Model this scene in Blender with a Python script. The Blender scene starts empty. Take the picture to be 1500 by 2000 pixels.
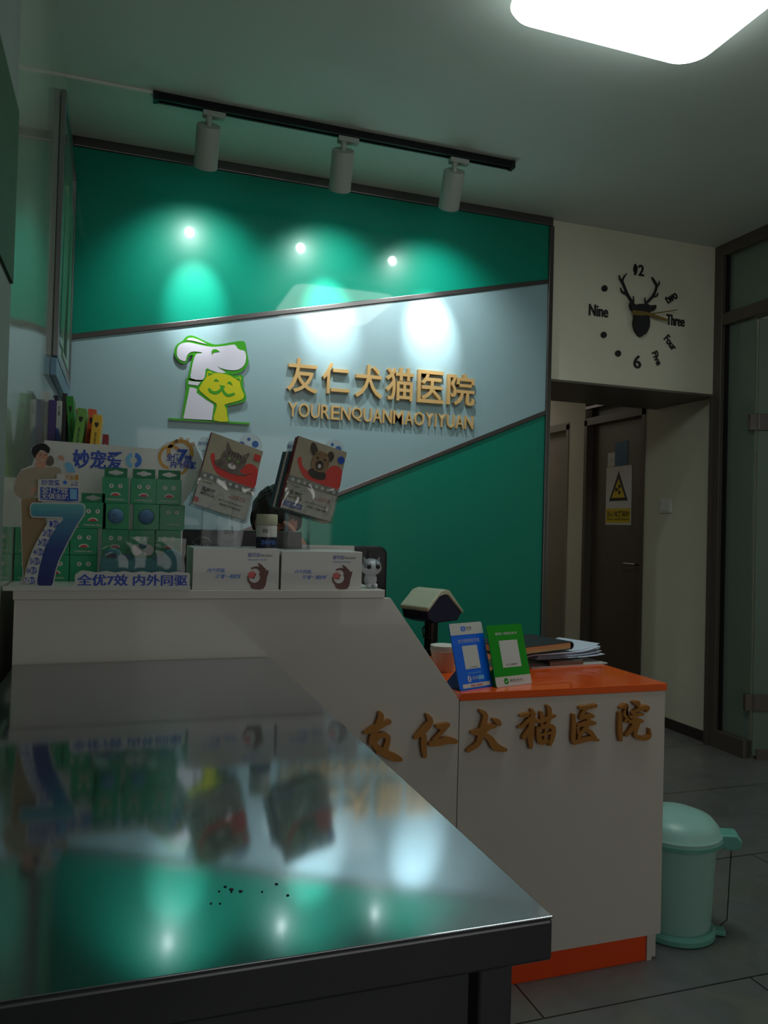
import bpy, bmesh, math, random
from mathutils import Vector, Matrix
random.seed(7)
S = bpy.context.scene
COL = S.collection
PI = math.pi

# ------------------------------------------------------------------ camera
H = 1.217
YAW, PIT, ROL, FPX = 18.703, 1.0236, 1.5011, 1529.34
def _axes():
    y, p, r = (math.radians(a) for a in (YAW, PIT, ROL))
    f = Vector((math.sin(y)*math.cos(p), math.cos(y)*math.cos(p), math.sin(p)))
    rt = Vector((math.cos(y), -math.sin(y), 0)); up = rt.cross(f)
    return math.cos(r)*rt + math.sin(r)*up, -math.sin(r)*rt + math.cos(r)*up, f
RT, UP, FW = _axes()
cd = bpy.data.cameras.new('camera'); cam = bpy.data.objects.new('camera', cd); COL.objects.link(cam)
cam.matrix_world = Matrix(((RT.x, UP.x, -FW.x, 0), (RT.y, UP.y, -FW.y, 0), (RT.z, UP.z, -FW.z, H), (0, 0, 0, 1)))
cd.sensor_fit = 'VERTICAL'; cd.sensor_height = 24.0; cd.sensor_width = 18.0
cd.lens = FPX/2000*24.0; cd.clip_start = 0.01
S.camera = cam
def PX(x, y, axis, val):
    """point where the sight line of a photo pixel meets a real plane"""
    d = RT*((x-750)/FPX) + UP*((1000-y)/FPX) + FW
    o = Vector((0, 0, H)); t = (val-o[axis])/d[axis]
    return o + d*t

# ------------------------------------------------------------------ light and exposure
S.view_settings.view_transform = 'Standard'; S.view_settings.look = 'None'
S.view_settings.exposure = 0.0; S.view_settings.gamma = 1.0
try: S.view_settings.use_curve_mapping = False
except Exception: pass
W = bpy.data.worlds.new('world'); S.world = W; W.use_nodes = True
W.node_tree.nodes['Background'].inputs[0].default_value = (0.75, 0.85, 1.0, 1)
W.node_tree.nodes['Background'].inputs[1].default_value = 0.25
DAY_W, SPOT_W, SPILL_W, CEIL_L = 17.0, 82.0, 23.0, 6.8
def area(name, loc, rot, sx, sy, watts, col):
    l = bpy.data.lights.new(name, 'AREA'); l.shape = 'RECTANGLE'; l.size = sx; l.size_y = sy
    l.energy = watts; l.color = col
    o = bpy.data.objects.new(name, l); COL.objects.link(o); o.location = loc; o.rotation_euler = rot
    return o
# daylight entering by the shop window behind the photographer
area('window_daylight', (1.5, -3.15, 1.35), (math.radians(90), 0, 0), 2.6, 2.1, DAY_W, (1.0, 0.93, 0.86))
# fill lights added without a source, brightening the corridor and the side room
area('corridor_fill', (2.72, 6.3, 2.45), (0, 0, 0), .5, .9, 3.0, (1.0, .93, .85))
area('side_room_fill', (5.9, .6, 1.6), (0, math.radians(90), 0), 1.4, 2.6, 14.0, (.90, 1.0, .95))

# ------------------------------------------------------------------ materials
def s2l(c): return tuple((v/12.92 if v <= .04045 else ((v+.055)/1.055)**2.4) for v in c)
def mat(name, rgb, rough=.5, metal=0., noise=0., nscale=8., bump=0., bscale=60., coat=0., emit=None, es=0., spec=.5, sheen=0., stretch=None, srgb=True):
    m = bpy.data.materials.new(name); m.use_nodes = True
    nt = m.node_tree; b = nt.nodes['Principled BSDF']
    c = s2l(rgb) if srgb else rgb
    b.inputs['Base Color'].default_value = (*c, 1); b.inputs['Roughness'].default_value = rough
    b.inputs['Metallic'].default_value = metal; b.inputs['Coat Weight'].default_value = coat
    b.inputs['Specular IOR Level'].default_value = spec
    b.inputs['Coat Roughness'].default_value = .04
    if sheen: b.inputs['Sheen Weight'].default_value = sheen
    if emit: b.inputs['Emission Color'].default_value = (*emit, 1); b.inputs['Emission Strength'].default_value = es
    tc = None
    if noise or bump:
        tc = nt.nodes.new('ShaderNodeTexCoord'); mp = nt.nodes.new('ShaderNodeMapping')
        nt.links.new(tc.outputs['Object'], mp.inputs['Vector'])
        if stretch: mp.inputs['Scale'].default_value = stretch
    if noise:
        n = nt.nodes.new('ShaderNodeTexNoise'); n.inputs['Scale'].default_value = nscale; n.inputs['Detail'].default_value = 5
        nt.links.new(mp.outputs[0], n.inputs['Vector'])
        r = nt.nodes.new('ShaderNodeValToRGB')
        r.color_ramp.elements[0].position = .3; r.color_ramp.elements[1].position = .7
        r.color_ramp.elements[0].color = (*[v*(1-noise) for v in c], 1)
        r.color_ramp.elements[1].color = (*[min(1, v*(1+noise)) for v in c], 1)
        nt.links.new(n.outputs['Fac'], r.inputs['Fac']); nt.links.new(r.outputs['Color'], b.inputs['Base Color'])
    if bump:
        n2 = nt.nodes.new('ShaderNodeTexNoise'); n2.inputs['Scale'].default_value = bscale; n2.inputs['Detail'].default_value = 4
        nt.links.new(mp.outputs[0], n2.inputs['Vector'])
        bp = nt.nodes.new('ShaderNodeBump'); bp.inputs['Strength'].default_value = bump; bp.inputs['Distance'].default_value = .002
        nt.links.new(n2.outputs['Fac'], bp.inputs['Height']); nt.links.new(bp.outputs['Normal'], b.inputs['Normal'])
    return m
def clear(name, tint=(.93, .96, .95), diff=(.7, .75, .73), dfac=.04, rough=.03, gloss=.12, bump=0.):
    """thin clear or frosted sheet: tinted see-through, a little haze, and a mirror film"""
    m = bpy.data.materials.new(name); m.use_nodes = True; nt = m.node_tree; nt.nodes.clear()
    o = nt.nodes.new('ShaderNodeOutputMaterial'); t = nt.nodes.new('ShaderNodeBsdfTransparent'); t.inputs[0].default_value = (*tint, 1)
    d = nt.nodes.new('ShaderNodeBsdfDiffuse'); d.inputs[0].default_value = (*diff, 1)
    g = nt.nodes.new('ShaderNodeBsdfGlossy'); g.inputs['Roughness'].default_value = rough
    m1 = nt.nodes.new('ShaderNodeMixShader'); m1.inputs[0].default_value = dfac
    m2 = nt.nodes.new('ShaderNodeMixShader')
    lw = nt.nodes.new('ShaderNodeLayerWeight'); lw.inputs[0].default_value = .5
    pw = nt.nodes.new('ShaderNodeMath'); pw.operation = 'POWER'; pw.inputs[1].default_value = 4.0
    mul = nt.nodes.new('ShaderNodeMath'); mul.operation = 'MULTIPLY_ADD'; mul.inputs[1].default_value = .6; mul.inputs[2].default_value = gloss
    mul.use_clamp = True
    nt.links.new(lw.outputs['Facing'], pw.inputs[0]); nt.links.new(pw.outputs[0], mul.inputs[0]); nt.links.new(mul.outputs[0], m2.inputs[0])
    nt.links.new(t.outputs[0], m1.inputs[1]); nt.links.new(d.outputs[0], m1.inputs[2])
    nt.links.new(m1.outputs[0], m2.inputs[1]); nt.links.new(g.outputs[0], m2.inputs[2])
    nt.links.new(m2.outputs[0], o.inputs[0])
    if bump:
        tc = nt.nodes.new('ShaderNodeTexCoord'); n = nt.nodes.new('ShaderNodeTexNoise'); n.inputs['Scale'].default_value = 9; n.inputs['Detail'].default_value = 1
        n.inputs['Distortion'].default_value = 1.2
        bp = nt.nodes.new('ShaderNodeBump'); bp.inputs['Strength'].default_value = bump; bp.inputs['Distance'].default_value = .02
        nt.links.new(tc.outputs['Object'], n.inputs['Vector']); nt.links.new(n.outputs['Fac'], bp.inputs['Height']); nt.links.new(bp.outputs['Normal'], g.inputs['Normal'])
    return m

def floor_mat():
    m = mat('floor_tile', (.40, .39, .37), .32, noise=.0)
    nt = m.node_tree; b = nt.nodes['Principled BSDF']
    tc = nt.nodes.new('ShaderNodeTexCoord'); mp = nt.nodes.new('ShaderNodeMapping')
    mp.inputs['Location'].default_value = (.244, .254, 0)
    nt.links.new(tc.outputs['Object'], mp.inputs[0])
    br = nt.nodes.new('ShaderNodeTexBrick'); br.offset = .5; br.squash = 1
    br.inputs['Scale'].default_value = 1; br.inputs['Mortar Size'].default_value = .0028
    br.inputs['Brick Width'].default_value = 1.287; br.inputs['Row Height'].default_value = .662
    br.inputs['Color1'].default_value = (.14, .142, .136, 1); br.inputs['Color2'].default_value = (.155, .156, .15, 1)
    br.inputs['Mortar'].default_value = (.012, .012, .012, 1)
    nt.links.new(mp.outputs[0], br.inputs['Vector'])
    n = nt.nodes.new('ShaderNodeTexNoise'); n.inputs['Scale'].default_value = 7; n.inputs['Detail'].default_value = 8; n.inputs['Distortion'].default_value = 1.2
    nt.links.new(tc.outputs['Object'], n.inputs['Vector'])
    mx = nt.nodes.new('ShaderNodeMix'); mx.data_type = 'RGBA'; mx.blend_type = 'OVERLAY'; mx.inputs[0].default_value = .55
    nt.links.new(br.outputs['Color'], mx.inputs[6]); nt.links.new(n.outputs['Color'], mx.inputs[7])
    hs = nt.nodes.new('ShaderNodeHueSaturation'); hs.inputs['Saturation'].default_value = .35
    nt.links.new(mx.outputs[2], hs.inputs['Color'])
    nt.links.new(hs.outputs[0], b.inputs['Base Color'])
    return m
def steel_mat():
    m = mat('brushed_steel', (.69, .71, .74), .10, metal=1.)
    nt = m.node_tree; b = nt.nodes['Principled BSDF']
    tc = nt.nodes.new('ShaderNodeTexCoord')
    n = nt.nodes.new('ShaderNodeTexNoise'); n.inputs['Scale'].default_value = 9; n.inputs['Detail'].default_value = 6
    nt.links.new(tc.outputs['Object'], n.inputs['Vector'])
    mr = nt.nodes.new('ShaderNodeMapRange'); mr.inputs['To Min'].default_value = .05; mr.inputs['To Max'].default_value = .10
    nt.links.new(n.outputs['Fac'], mr.inputs['Value']); nt.links.new(mr.outputs[0], b.inputs['Roughness'])
    tg = nt.nodes.new('ShaderNodeTangent'); tg.direction_type = 'RADIAL'; tg.axis = 'Y'
    b.inputs['Anisotropic'].default_value = .2; b.inputs['Anisotropic Rotation'].default_value = 0.0
    nt.links.new(tg.outputs[0], b.inputs['Tangent'])
    # fine wiping scratches add a wide soft lobe on top of the mirror finish
    g = nt.nodes.new('ShaderNodeBsdfAnisotropic'); g.inputs['Color'].default_value = (.45, .47, .50, 1); g.inputs['Roughness'].default_value = .17; g.inputs['Anisotropy'].default_value = .8
    nt.links.new(tg.outputs[0], g.inputs['Tangent'])
    mx = nt.nodes.new('ShaderNodeMixShader'); mx.inputs[0].default_value = .25
    nt.links.new(b.outputs[0], mx.inputs[1]); nt.links.new(g.outputs[0], mx.inputs[2])
    nt.links.new(mx.outputs[0], nt.nodes['Material Output'].inputs[0])
    return m
def gradient_mat(name, stops, axis=1, rough=.35):
    """print that changes colour along the object's own height"""
    m = mat(name, (.5, .5, .5), rough); nt = m.node_tree; b = nt.nodes['Principled BSDF']
    tc = nt.nodes.new('ShaderNodeTexCoord'); sp = nt.nodes.new('ShaderNodeSeparateXYZ')
    nt.links.new(tc.outputs['Generated'], sp.inputs[0])
    r = nt.nodes.new('ShaderNodeValToRGB')
    while len(r.color_ramp.elements) < len(stops): r.color_ramp.elements.new(.5)
    for e, (p, c) in zip(r.color_ramp.elements, stops): e.position = p; e.color = (*s2l(c), 1)
    nt.links.new(sp.outputs[axis], r.inputs[0]); nt.links.new(r.outputs[0], b.inputs['Base Color'])
    return m

M = dict(
 ceiling=mat('ceiling_paint', (.80, .82, .80), .75, noise=.02, nscale=3),
 wall=mat('cream_paint', (.80, .785, .71), .7, noise=.03, nscale=4, bump=.05, bscale=120),
 wall_tile=mat('glossy_wall_panel', (.66, .68, .62), .12, noise=.03, nscale=3, coat=.6),
 wall_wavy=mat('wavy_glossy_wall_panel', (.66, .68, .62), .10, noise=.03, nscale=3, coat=.6, bump=1.0, bscale=1.3),
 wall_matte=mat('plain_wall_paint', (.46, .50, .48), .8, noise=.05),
 green=mat('green_wall_glass', (.012, .48, .395), .33, coat=.7, noise=.06, nscale=300, spec=.15),
 band=mat('grey_blue_wall_glass', (.56, .67, .70), .30, coat=.8, noise=.03, nscale=260, spec=.6),
 trim=mat('brushed_trim', (.42, .40, .40), .3, metal=.9, bump=.05),
 brown=mat('dark_bronze_frame', (.38, .345, .32), .42, metal=.35),
 black_rubber=mat('black_seal', (.03, .03, .035), .6),
 door_dark=mat('dark_brown_door', (.34, .29, .27), .30, noise=.12, nscale=3, coat=.3),
 door_taupe=mat('taupe_door', (.55, .52, .47), .45, noise=.05),
 dark_void=mat('dark_transom_glass', (.09, .09, .12), .2, coat=.5),
 base=mat('dark_baseboard', (.19, .16, .15), .4, noise=.1),
 frost=clear('greenish_door_glass', (.50, .58, .53), (.34, .42, .37), .35, .15, .04),
 winglass=clear('window_glass', (.9, .94, .92), (.5, .5, .5), .01, .02, .04),
 acrylic=clear('clear_acrylic', (.95, .97, .975), (.6, .68, .7), .02, .03, .016),
 film=clear('clear_film', (.94, .97, .97), (.6, .65, .65), .025, .05, .022),
 wrinkled=clear('wrinkled_clear_film', (.95, .97, .97), (.6, .65, .65), .02, .04, .10, .8), bagfilm=clear('thin_bag_film', (.95, .97, .97), (.6, .65, .65), .03, .06, .028, .35), disc=clear('milky_clear_disc', (.92, .95, .96), (.62, .68, .72), .30, .05, .03),
 floor=floor_mat(), steel=steel_mat(),
 steel_dark=mat('worn_shaded_steel', (.44, .45, .46), .35, metal=.9, noise=.08),
 counter=mat('white_laminate', (.845, .815, .785), .28, noise=.012, nscale=5, coat=.25),
 orange=mat('orange_laminate', (1.0, .38, .08), .16, coat=.6, noise=.03, nscale=6),
 orange_edge=mat('orange_edge_band', (.98, .32, .09), .35),
 gold=mat('brushed_gold_letter', (.86, .70, .46), .35, metal=.25, bump=.08, bscale=200),
 gold_dull=mat('dull_gold_letter', (.69, .46, .20), .42, metal=.25, noise=.06, nscale=40),
 black=mat('black_plastic', (.05, .052, .06), .4), rail=mat('black_track_metal', (.045, .05, .06), .35, metal=.3),
 black_print=mat('black_print', (.05, .05, .07), .5),
 white_p=mat('white_plastic', (.82, .82, .80), .38), lampwhite=mat('white_lamp_enamel', (.62, .64, .62), .45),
 card=mat('white_card', (.80, .79, .78), .3, coat=.3), cream=mat('cream_plastic', (.72, .72, .62), .35),
 navy=mat('navy_plastic', (.10, .11, .22), .45), leather=mat('black_leather', (.09, .09, .11), .38, noise=.2, nscale=60, bump=.2, bscale=180),
 hair=mat('black_hair', (.035, .033, .04), .45, bump=.6, bscale=90, stretch=(14, 14, 1)), skin=mat('skin', (.66, .44, .35), .5, noise=.04, nscale=20),
 shirt=mat('dark_shirt', (.10, .10, .12), .85, bump=.2, bscale=120), trouser=mat('dark_trousers', (.07, .07, .09), .9),
 toy_green=mat('toy_box_green', (.02, .58, .38), .38, noise=.04, nscale=30, coat=.15), toy_dark=mat('toy_box_dark_green', (.02, .46, .31), .5),
 eye_white=mat('white_print', (.80, .82, .78), .45), red_print=mat('red_print', (.80, .20, .22), .4),
 blue_print=mat('blue_print', (.07, .26, .68), .4), blue_mid=mat('mid_blue_print', (.16, .45, .82), .4), blue_light=mat('light_blue_print', (.45, .72, .88), .4),
 ball=mat('blue_fluffy_ball', (.36, .50, .66), .8, noise=.25, nscale=60, bump=.8, bscale=150),
 bone=mat('teal_bone_toy', (.18, .50, .55), .5, noise=.05), bone2=mat('dark_teal_print', (.05, .36, .44), .5), pinkw=mat('pale_pink_print', (.80, .74, .74), .5),
 purple=mat('purple_print', (.27, .20, .45), .45),
 seven=gradient_mat('seven_gradient_print', [(0, (.09, .12, .40)), (.45, (.09, .22, .52)), (.80, (.20, .48, .62)), (1, (.36, .68, .70))]),
 knit=mat('beige_sweater_print', (.66, .60, .52), .5, noise=.1, nscale=25), khaki=mat('khaki_print', (.62, .52, .38), .5, noise=.1, nscale=12),
 skin_print=mat('skin_print', (.80, .58, .48), .45), hand_print=mat('brown_hand_print', (.42, .24, .20), .45, noise=.15, nscale=25),
 photo_bg=mat('photo_background_print', (.62, .58, .50), .3, noise=.15, nscale=12, coat=.5), swoosh=mat('coral_red_print', (.80, .22, .20), .3, coat=.5),
 fur=mat('tabby_fur_print', (.38, .33, .30), .4, noise=.45, nscale=90, coat=.4), fur_dark=mat('dark_fur_print', (.17, .13, .11), .4, noise=.4, nscale=80, coat=.4),
 fur_tan=mat('tan_fur_print', (.50, .38, .26), .4, noise=.35, nscale=90, coat=.4), greyband=mat('grey_band_print', (.52, .51, .50), .35, coat=.4),
 brochure=mat('brochure_paper', (.80, .77, .74), .3, coat=.5), teal_edge=mat('teal_booklet_edge', (.10, .30, .36), .5),
 green_print=mat('logo_green', (.22, .60, .08), .3, coat=.5), lime=mat('logo_yellow', (.80, .78, .02), .3, coat=.5), logo_white=mat('logo_white', (.86, .84, .90), .3, coat=.5),
 pay_blue=mat('payment_blue', (.02, .40, .90), .3, coat=.3), pay_green=mat('payment_green', (.02, .58, .08), .3, coat=.3), pay_red=mat('payment_red', (.75, .15, .18), .4),
 cup=mat('paper_cup', (.84, .74, .66), .6), cupw=mat('paper_cup_rim', (.88, .86, .84), .5),
 paper=mat('white_paper', (.80, .83, .90), .6, noise=.02), pages=mat('cream_pages', (.80, .68, .50), .7, noise=.12, nscale=20, stretch=(1, 1, 60)),
 notebook=mat('black_notebook_cover', (.13, .14, .17), .5, noise=.05), silver=mat('silver_clip', (.5, .48, .46), .35, metal=.8),
 mint=mat('mint_plastic', (.62, .80, .77), .35, noise=.03, nscale=5), mint_dark=mat('dark_mint_plastic', (.42, .68, .63), .3, noise=.03, nscale=5),
 yellow_print=mat('yellow_sign_print', (.82, .70, .06), .45), teal_print=mat('teal_notice_print', (.06, .38, .52), .45),
 deer=mat('black_wood', (.035, .037, .05), .6), hand_gold=mat('brass_clock_hand', (.55, .45, .25), .35, metal=.5),
 cat_grey=mat('grey_figurine_fur', (.52, .53, .56), .45, noise=.15, nscale=25), cat_white=mat('white_figurine_fur', (.78, .79, .82), .45), eye_dark=mat('glossy_dark_eye', (.03, .025, .03), .08, coat=1),
 gold_print=mat('gold_print', (.70, .52, .22), .35, metal=.3, noise=.25, nscale=12),
 b_white=mat('white_book_spine', (.72, .73, .72), .5), b_green=mat('green_book_spine', (.15, .52, .16), .45, noise=.06), b_lgreen=mat('light_green_book_spine', (.40, .60, .25), .45), b_dgreen=mat('deep_green_book_spine', (.05, .40, .16), .45),
 b_orange=mat('orange_book_spine', (.85, .34, .20), .45), b_yellow=mat('yellow_book_spine', (.84, .66, .15), .45), b_red=mat('dark_red_book_spine', (.52, .12, .18), .45), b_blue=mat('blue_book_spine', (.10, .28, .55), .45),
 poster=mat('pale_green_poster', (.50, .66, .52), .25, coat=.5, noise=.05), poster_dark=mat('dark_green_poster', (.11, .25, .13), .7, noise=.3, nscale=3), poster_blue=mat('pale_blue_poster', (.42, .56, .66), .35),
 alu=mat('aluminium_frame', (.60, .60, .62), .22, metal=.95),
)

# ------------------------------------------------------------------ builders
class MB:
    def __init__(s): s.v = []; s.f = []
    def box(s, a, b):
        x0, y0, z0 = a; x1, y1, z1 = b; n = len(s.v)
        s.v += [(x0,y0,z0),(x1,y0,z0),(x1,y1,z0),(x0,y1,z0),(x0,y0,z1),(x1,y0,z1),(x1,y1,z1),(x0,y1,z1)]
        s.f += [tuple(n+i for i in q) for q in ((0,3,2,1),(4,5,6,7),(0,1,5,4),(1,2,6,5),(2,3,7,6),(3,0,4,7))]
        return s
    def prism(s, pts, a, b, axis='z'):
        """2-D outline pushed from a to b along an axis"""
        n = len(s.v); k = len(pts)
        for h in (a, b):
            for (u, w) in pts:
                s.v.append({'z': (u, w, h), 'y': (u, h, w), 'x': (h, u, w)}[axis])
        s.f.append(tuple(n+i for i in range(k))); s.f.append(tuple(n+k+i for i in reversed(range(k))))
        for i in range(k):
            j = (i+1) % k; s.f.append((n+i, n+j, n+k+j, n+k+i))
        return s
    def poly3(s, pts):
        n = len(s.v); s.v += [tuple(p) for p in pts]; s.f.append(tuple(range(n, n+len(pts)))); return s
    def tube(s, path, r, seg=12, cap=True):
        path = [Vector(p) for p in path]; rs = r if isinstance(r, (list, tuple)) else [r]*len(path)
        n = len(s.v); prev = None
        for i, p in enumerate(path):
            t = (path[min(i+1, len(path)-1)] - path[max(i-1, 0)]).normalized()
            if prev is None:
                a = Vector((0,0,1)) if abs(t.z) < .9 else Vector((1,0,0)); u = t.cross(a).normalized()
            else: u = (prev - t*prev.dot(t)).normalized()
            prev = u; w = t.cross(u)
            for k in range(seg):
                an = 2*PI*k/seg; s.v.append(tuple(p + (u*math.cos(an) + w*math.sin(an))*rs[i]))
        for i in range(len(path)-1):
            for k in range(seg):
                a = n+i*seg+k; b = n+i*seg+(k+1) % seg; s.f.append((a, b, b+seg, a+seg))
        if cap:
            s.f.append(tuple(n+k for k in reversed(range(seg)))); m = n+(len(path)-1)*seg
            s.f.append(tuple(m+k for k in range(seg)))
        return s
    def lathe(s, prof, c=(0,0,0), seg=32, sx=1, sy=1):
        n = len(s.v)
        for (r, z) in prof:
            for k in range(seg):
                an = 2*PI*k/seg; s.v.append((c[0]+r*math.cos(an)*sx, c[1]+r*math.sin(an)*sy, c[2]+z))
        for i in range(len(prof)-1):
            for k in range(seg):
                a = n+i*seg+k; b = n+i*seg+(k+1) % seg; s.f.append((a, b, b+seg, a+seg))
        s.f.append(tuple(n+k for k in reversed(range(seg)))); m = n+(len(prof)-1)*seg; s.f.append(tuple(m+k for k in range(seg)))
        return s
    def ball(s, c, r, seg=20, ring=12, fn=None):
        rx, ry, rz = r if isinstance(r, (list, tuple)) else (r, r, r); n = len(s.v)
        for i in range(ring+1):
            th = PI*(i+.001)/(ring+.002)
            for k in range(seg):
                an = 2*PI*k/seg; p = Vector((math.sin(th)*math.cos(an), math.sin(th)*math.sin(an), math.cos(th)))
                if fn: p = fn(p)
                s.v.append((c[0]+p.x*rx, c[1]+p.y*ry, c[2]+p.z*rz))
        for i in range(ring):
            for k in range(seg):
                a = n+i*seg+k; b = n+i*seg+(k+1) % seg; s.f.append((a, a+seg, b+seg, b))
        return s
    def build(s, name, m, parent=None, bevel=0., smooth=False, sub=0, **kw):
        me = bpy.data.meshes.new(name); me.from_pydata(s.v, [], s.f)
        bm = bmesh.new(); bm.from_mesh(me); bmesh.ops.remove_doubles(bm, verts=bm.verts, dist=1e-7)
        bmesh.ops.recalc_face_normals(bm, faces=bm.faces); bm.to_mesh(me); bm.free()
        me.materials.append(M[m] if isinstance(m, str) else m)
        if smooth:
            for p in me.polygons: p.use_smooth = True
            try: me.set_sharp_from_angle(angle=math.radians(40))
            except Exception: pass
        o = bpy.data.objects.new(name, me); COL.objects.link(o)
        if parent: o.parent = parent
        if bevel:
            b = o.modifiers.new('bevel', 'BEVEL'); b.width = bevel; b.segments = 3; b.limit_method = 'ANGLE'; b.angle_limit = math.radians(40)
            b.harden_normals = False
        if sub:
            q = o.modifiers.new('sub', 'SUBSURF'); q.levels = sub; q.render_levels = sub
        for k, val in kw.items(): o[k] = val
        return o
def tag(o, label, cat, group=None):
    o['label'] = label; o['category'] = cat
    if group: o['group'] = group
    return o
def thing(name, label, cat, mtx=None, group=None):
    e = bpy.data.objects.new(name, None); COL.objects.link(e); e.empty_display_size = .05
    if mtx is not None: e.matrix_world = mtx if isinstance(mtx, Matrix) else Matrix.Translation(mtx)
    return tag(e, label, cat, group)
def struct(name, mb, m, parent=None, **k):
    o = mb.build(name, m, parent, **k)
    if not parent: o['kind'] = 'structure'
    return o
def frame(o, yaw=0., lean=0., roll=0.):
    """matrix with local X to the right, Y up the face, Z out of the face towards the viewer"""
    y, p, r = (math.radians(a) for a in (yaw, lean, roll))
    u = Vector((math.cos(y), math.sin(y), 0)); n = Vector((-math.sin(y), math.cos(y), 0))
    up = math.cos(p)*Vector((0,0,1)) + math.sin(p)*n
    U = math.cos(r)*u + math.sin(r)*up; V = -math.sin(r)*u + math.cos(r)*up; N = U.cross(V)
    return Matrix(((U.x,V.x,N.x,o[0]),(U.y,V.y,N.y,o[1]),(U.z,V.z,N.z,o[2]),(0,0,0,1)))
def kids(o): return [c for c in bpy.data.objects if c.parent == o]
def copy_tree(o, parent=None):
    c = o.copy(); COL.objects.link(c); c.parent = parent
    for ch in kids(o): copy_tree(ch, c)
    return c
def circ(cx, cy, r, n=24, ry=None, a0=0, a1=360):
    ry = ry or r; full = abs(a1-a0) >= 360
    return [(cx+r*math.cos(math.radians(a0+(a1-a0)*i/(n if full else n-1))), cy+ry*math.sin(math.radians(a0+(a1-a0)*i/(n if full else n-1)))) for i in range(n)]
def rrect(x0, y0, x1, y1, r, n=5):
    p = []
    for cx, cy, a in ((x1-r,y1-r,0),(x0+r,y1-r,90),(x0+r,y0+r,180),(x1-r,y0+r,270)):
        for i in range(n+1):
            t = math.radians(a+90*i/n); p.append((cx+r*math.cos(t), cy+r*math.sin(t)))
    return p
def smooth2(pts, closed=True, n=4):
    out = []; k = len(pts)
    rng = range(k) if closed else range(k-1)
    g = (lambda i: pts[i % k]) if closed else (lambda i: pts[max(0, min(k-1, i))])
    for i in rng:
        p0, p1, p2, p3 = g(i-1), g(i), g(i+1), g(i+2)
        for j in range(n):
            t = j/n
            out.append(tuple(.5*((2*p1[d]) + (-p0[d]+p2[d])*t + (2*p0[d]-5*p1[d]+4*p2[d]-p3[d])*t*t + (-p0[d]+3*p1[d]-3*p2[d]+p3[d])*t**3) for d in range(len(p1))))
    if not closed: out.append(tuple(pts[-1]))
    return out
def stroke(mb, pts, z0, z1, w=None, n=5, smooth=True):
    """brush stroke: pts are (x, y, halfwidth) or (x, y) with w; pushed z0..z1"""
    if len(pts[0]) == 2: pts = [(x, y, w) for x, y in pts]
    q = smooth2(pts, False, n) if (smooth and len(pts) > 2) else pts
    L, R = [], []
    for i, p in enumerate(q):
        a = q[max(0, i-1)]; b = q[min(len(q)-1, i+1)]
        dx, dy = b[0]-a[0], b[1]-a[1]; d = math.hypot(dx, dy) or 1; nx, ny = -dy/d, dx/d
        L.append((p[0]+nx*p[2], p[1]+ny*p[2])); R.append((p[0]-nx*p[2], p[1]-ny*p[2]))
    def cap(p, q2, sgn):
        a = math.atan2(p[1]-q2[1], p[0]-q2[0]); return [(p[0]+p[2]*math.cos(a+sgn*t), p[1]+p[2]*math.sin(a+sgn*t)) for t in (math.radians(50), 0, -math.radians(50))]
    c1 = cap(q[-1], q[-2], 1); c0 = cap(q[0], q[1], 1)
    mb.ns = getattr(mb, 'ns', 0)+1
    mb.prism(L + c1 + list(reversed(R)) + c0, z0, z1 + mb.ns*.00008)
    return mb
def text_obj(name, s, m, parent, x, y, w, h, z=.0006, depth=0., bold=.0, shear=0., mtx=None, thick=0., spacing=1.):
    """words fitted into the box x,y,w,h of the parent's face plane"""
    cu = bpy.data.curves.new('t', 'FONT'); cu.body = s; cu.size = 1; cu.offset = bold; cu.extrude = .5 if depth else 0; cu.shear = shear
    cu.resolution_u = 3; cu.space_character = spacing
    to = bpy.data.objects.new('t', cu); COL.objects.link(to); bpy.context.view_layer.update()
    me = bpy.data.meshes.new_from_object(to.evaluated_get(bpy.context.evaluated_depsgraph_get()))
    bpy.data.objects.remove(to); bpy.data.curves.remove(cu)
    if not me.vertices: return None
    xs = [v.co.x for v in me.vertices]; ys = [v.co.y for v in me.vertices]
    x0, x1, y0, y1 = min(xs), max(xs), min(ys), max(ys)
    for v in me.vertices:
        v.co = Vector((x+(v.co.x-x0)/(x1-x0)*w, y+(v.co.y-y0)/(y1-y0)*h, z+(v.co.z+.5)*depth if depth else z))
    me.materials.clear(); me.materials.append(M[m]); me.name = name
    for p in me.polygons: p.use_smooth = False
    if thick:
        bmx = bmesh.new()
        for k, dx in enumerate((0, thick, -thick)):
            n0 = len(bmx.verts); bmx.from_mesh(me); bmx.verts.ensure_lookup_table()
            for v in bmx.verts[n0:]: v.co.x += dx; v.co.z += k*.00005
        bmx.to_mesh(me); bmx.free()
    o = bpy.data.objects.new(name, me); COL.objects.link(o)
    if parent: o.parent = parent
    if mtx is not None: o.matrix_world = mtx
    return o
def skin(name, pts, edges, m, parent=None, sub=2, root=0):
    me = bpy.data.meshes.new(name); me.from_pydata([p[:3] for p in pts], edges, [])
    o = bpy.data.objects.new(name, me); COL.objects.link(o)
    o.modifiers.new('skin', 'SKIN'); 
    for i, v in enumerate(me.skin_vertices[0].data):
        r = pts[i][3]; v.radius = r if isinstance(r, tuple) else (r, r); v.use_root = (i == root)
    q = o.modifiers.new('s', 'SUBSURF'); q.levels = sub; q.render_levels = sub
    bpy.context.view_layer.update()
    me2 = bpy.data.meshes.new_from_object(o.evaluated_get(bpy.context.evaluated_depsgraph_get()))
    bpy.data.objects.remove(o)
    for p in me2.polygons: p.use_smooth = True
    me2.materials.clear(); me2.materials.append(M[m]); me2.name = name
    o = bpy.data.objects.new(name, me2); COL.objects.link(o)
    if parent: o.parent = parent
    return o

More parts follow.
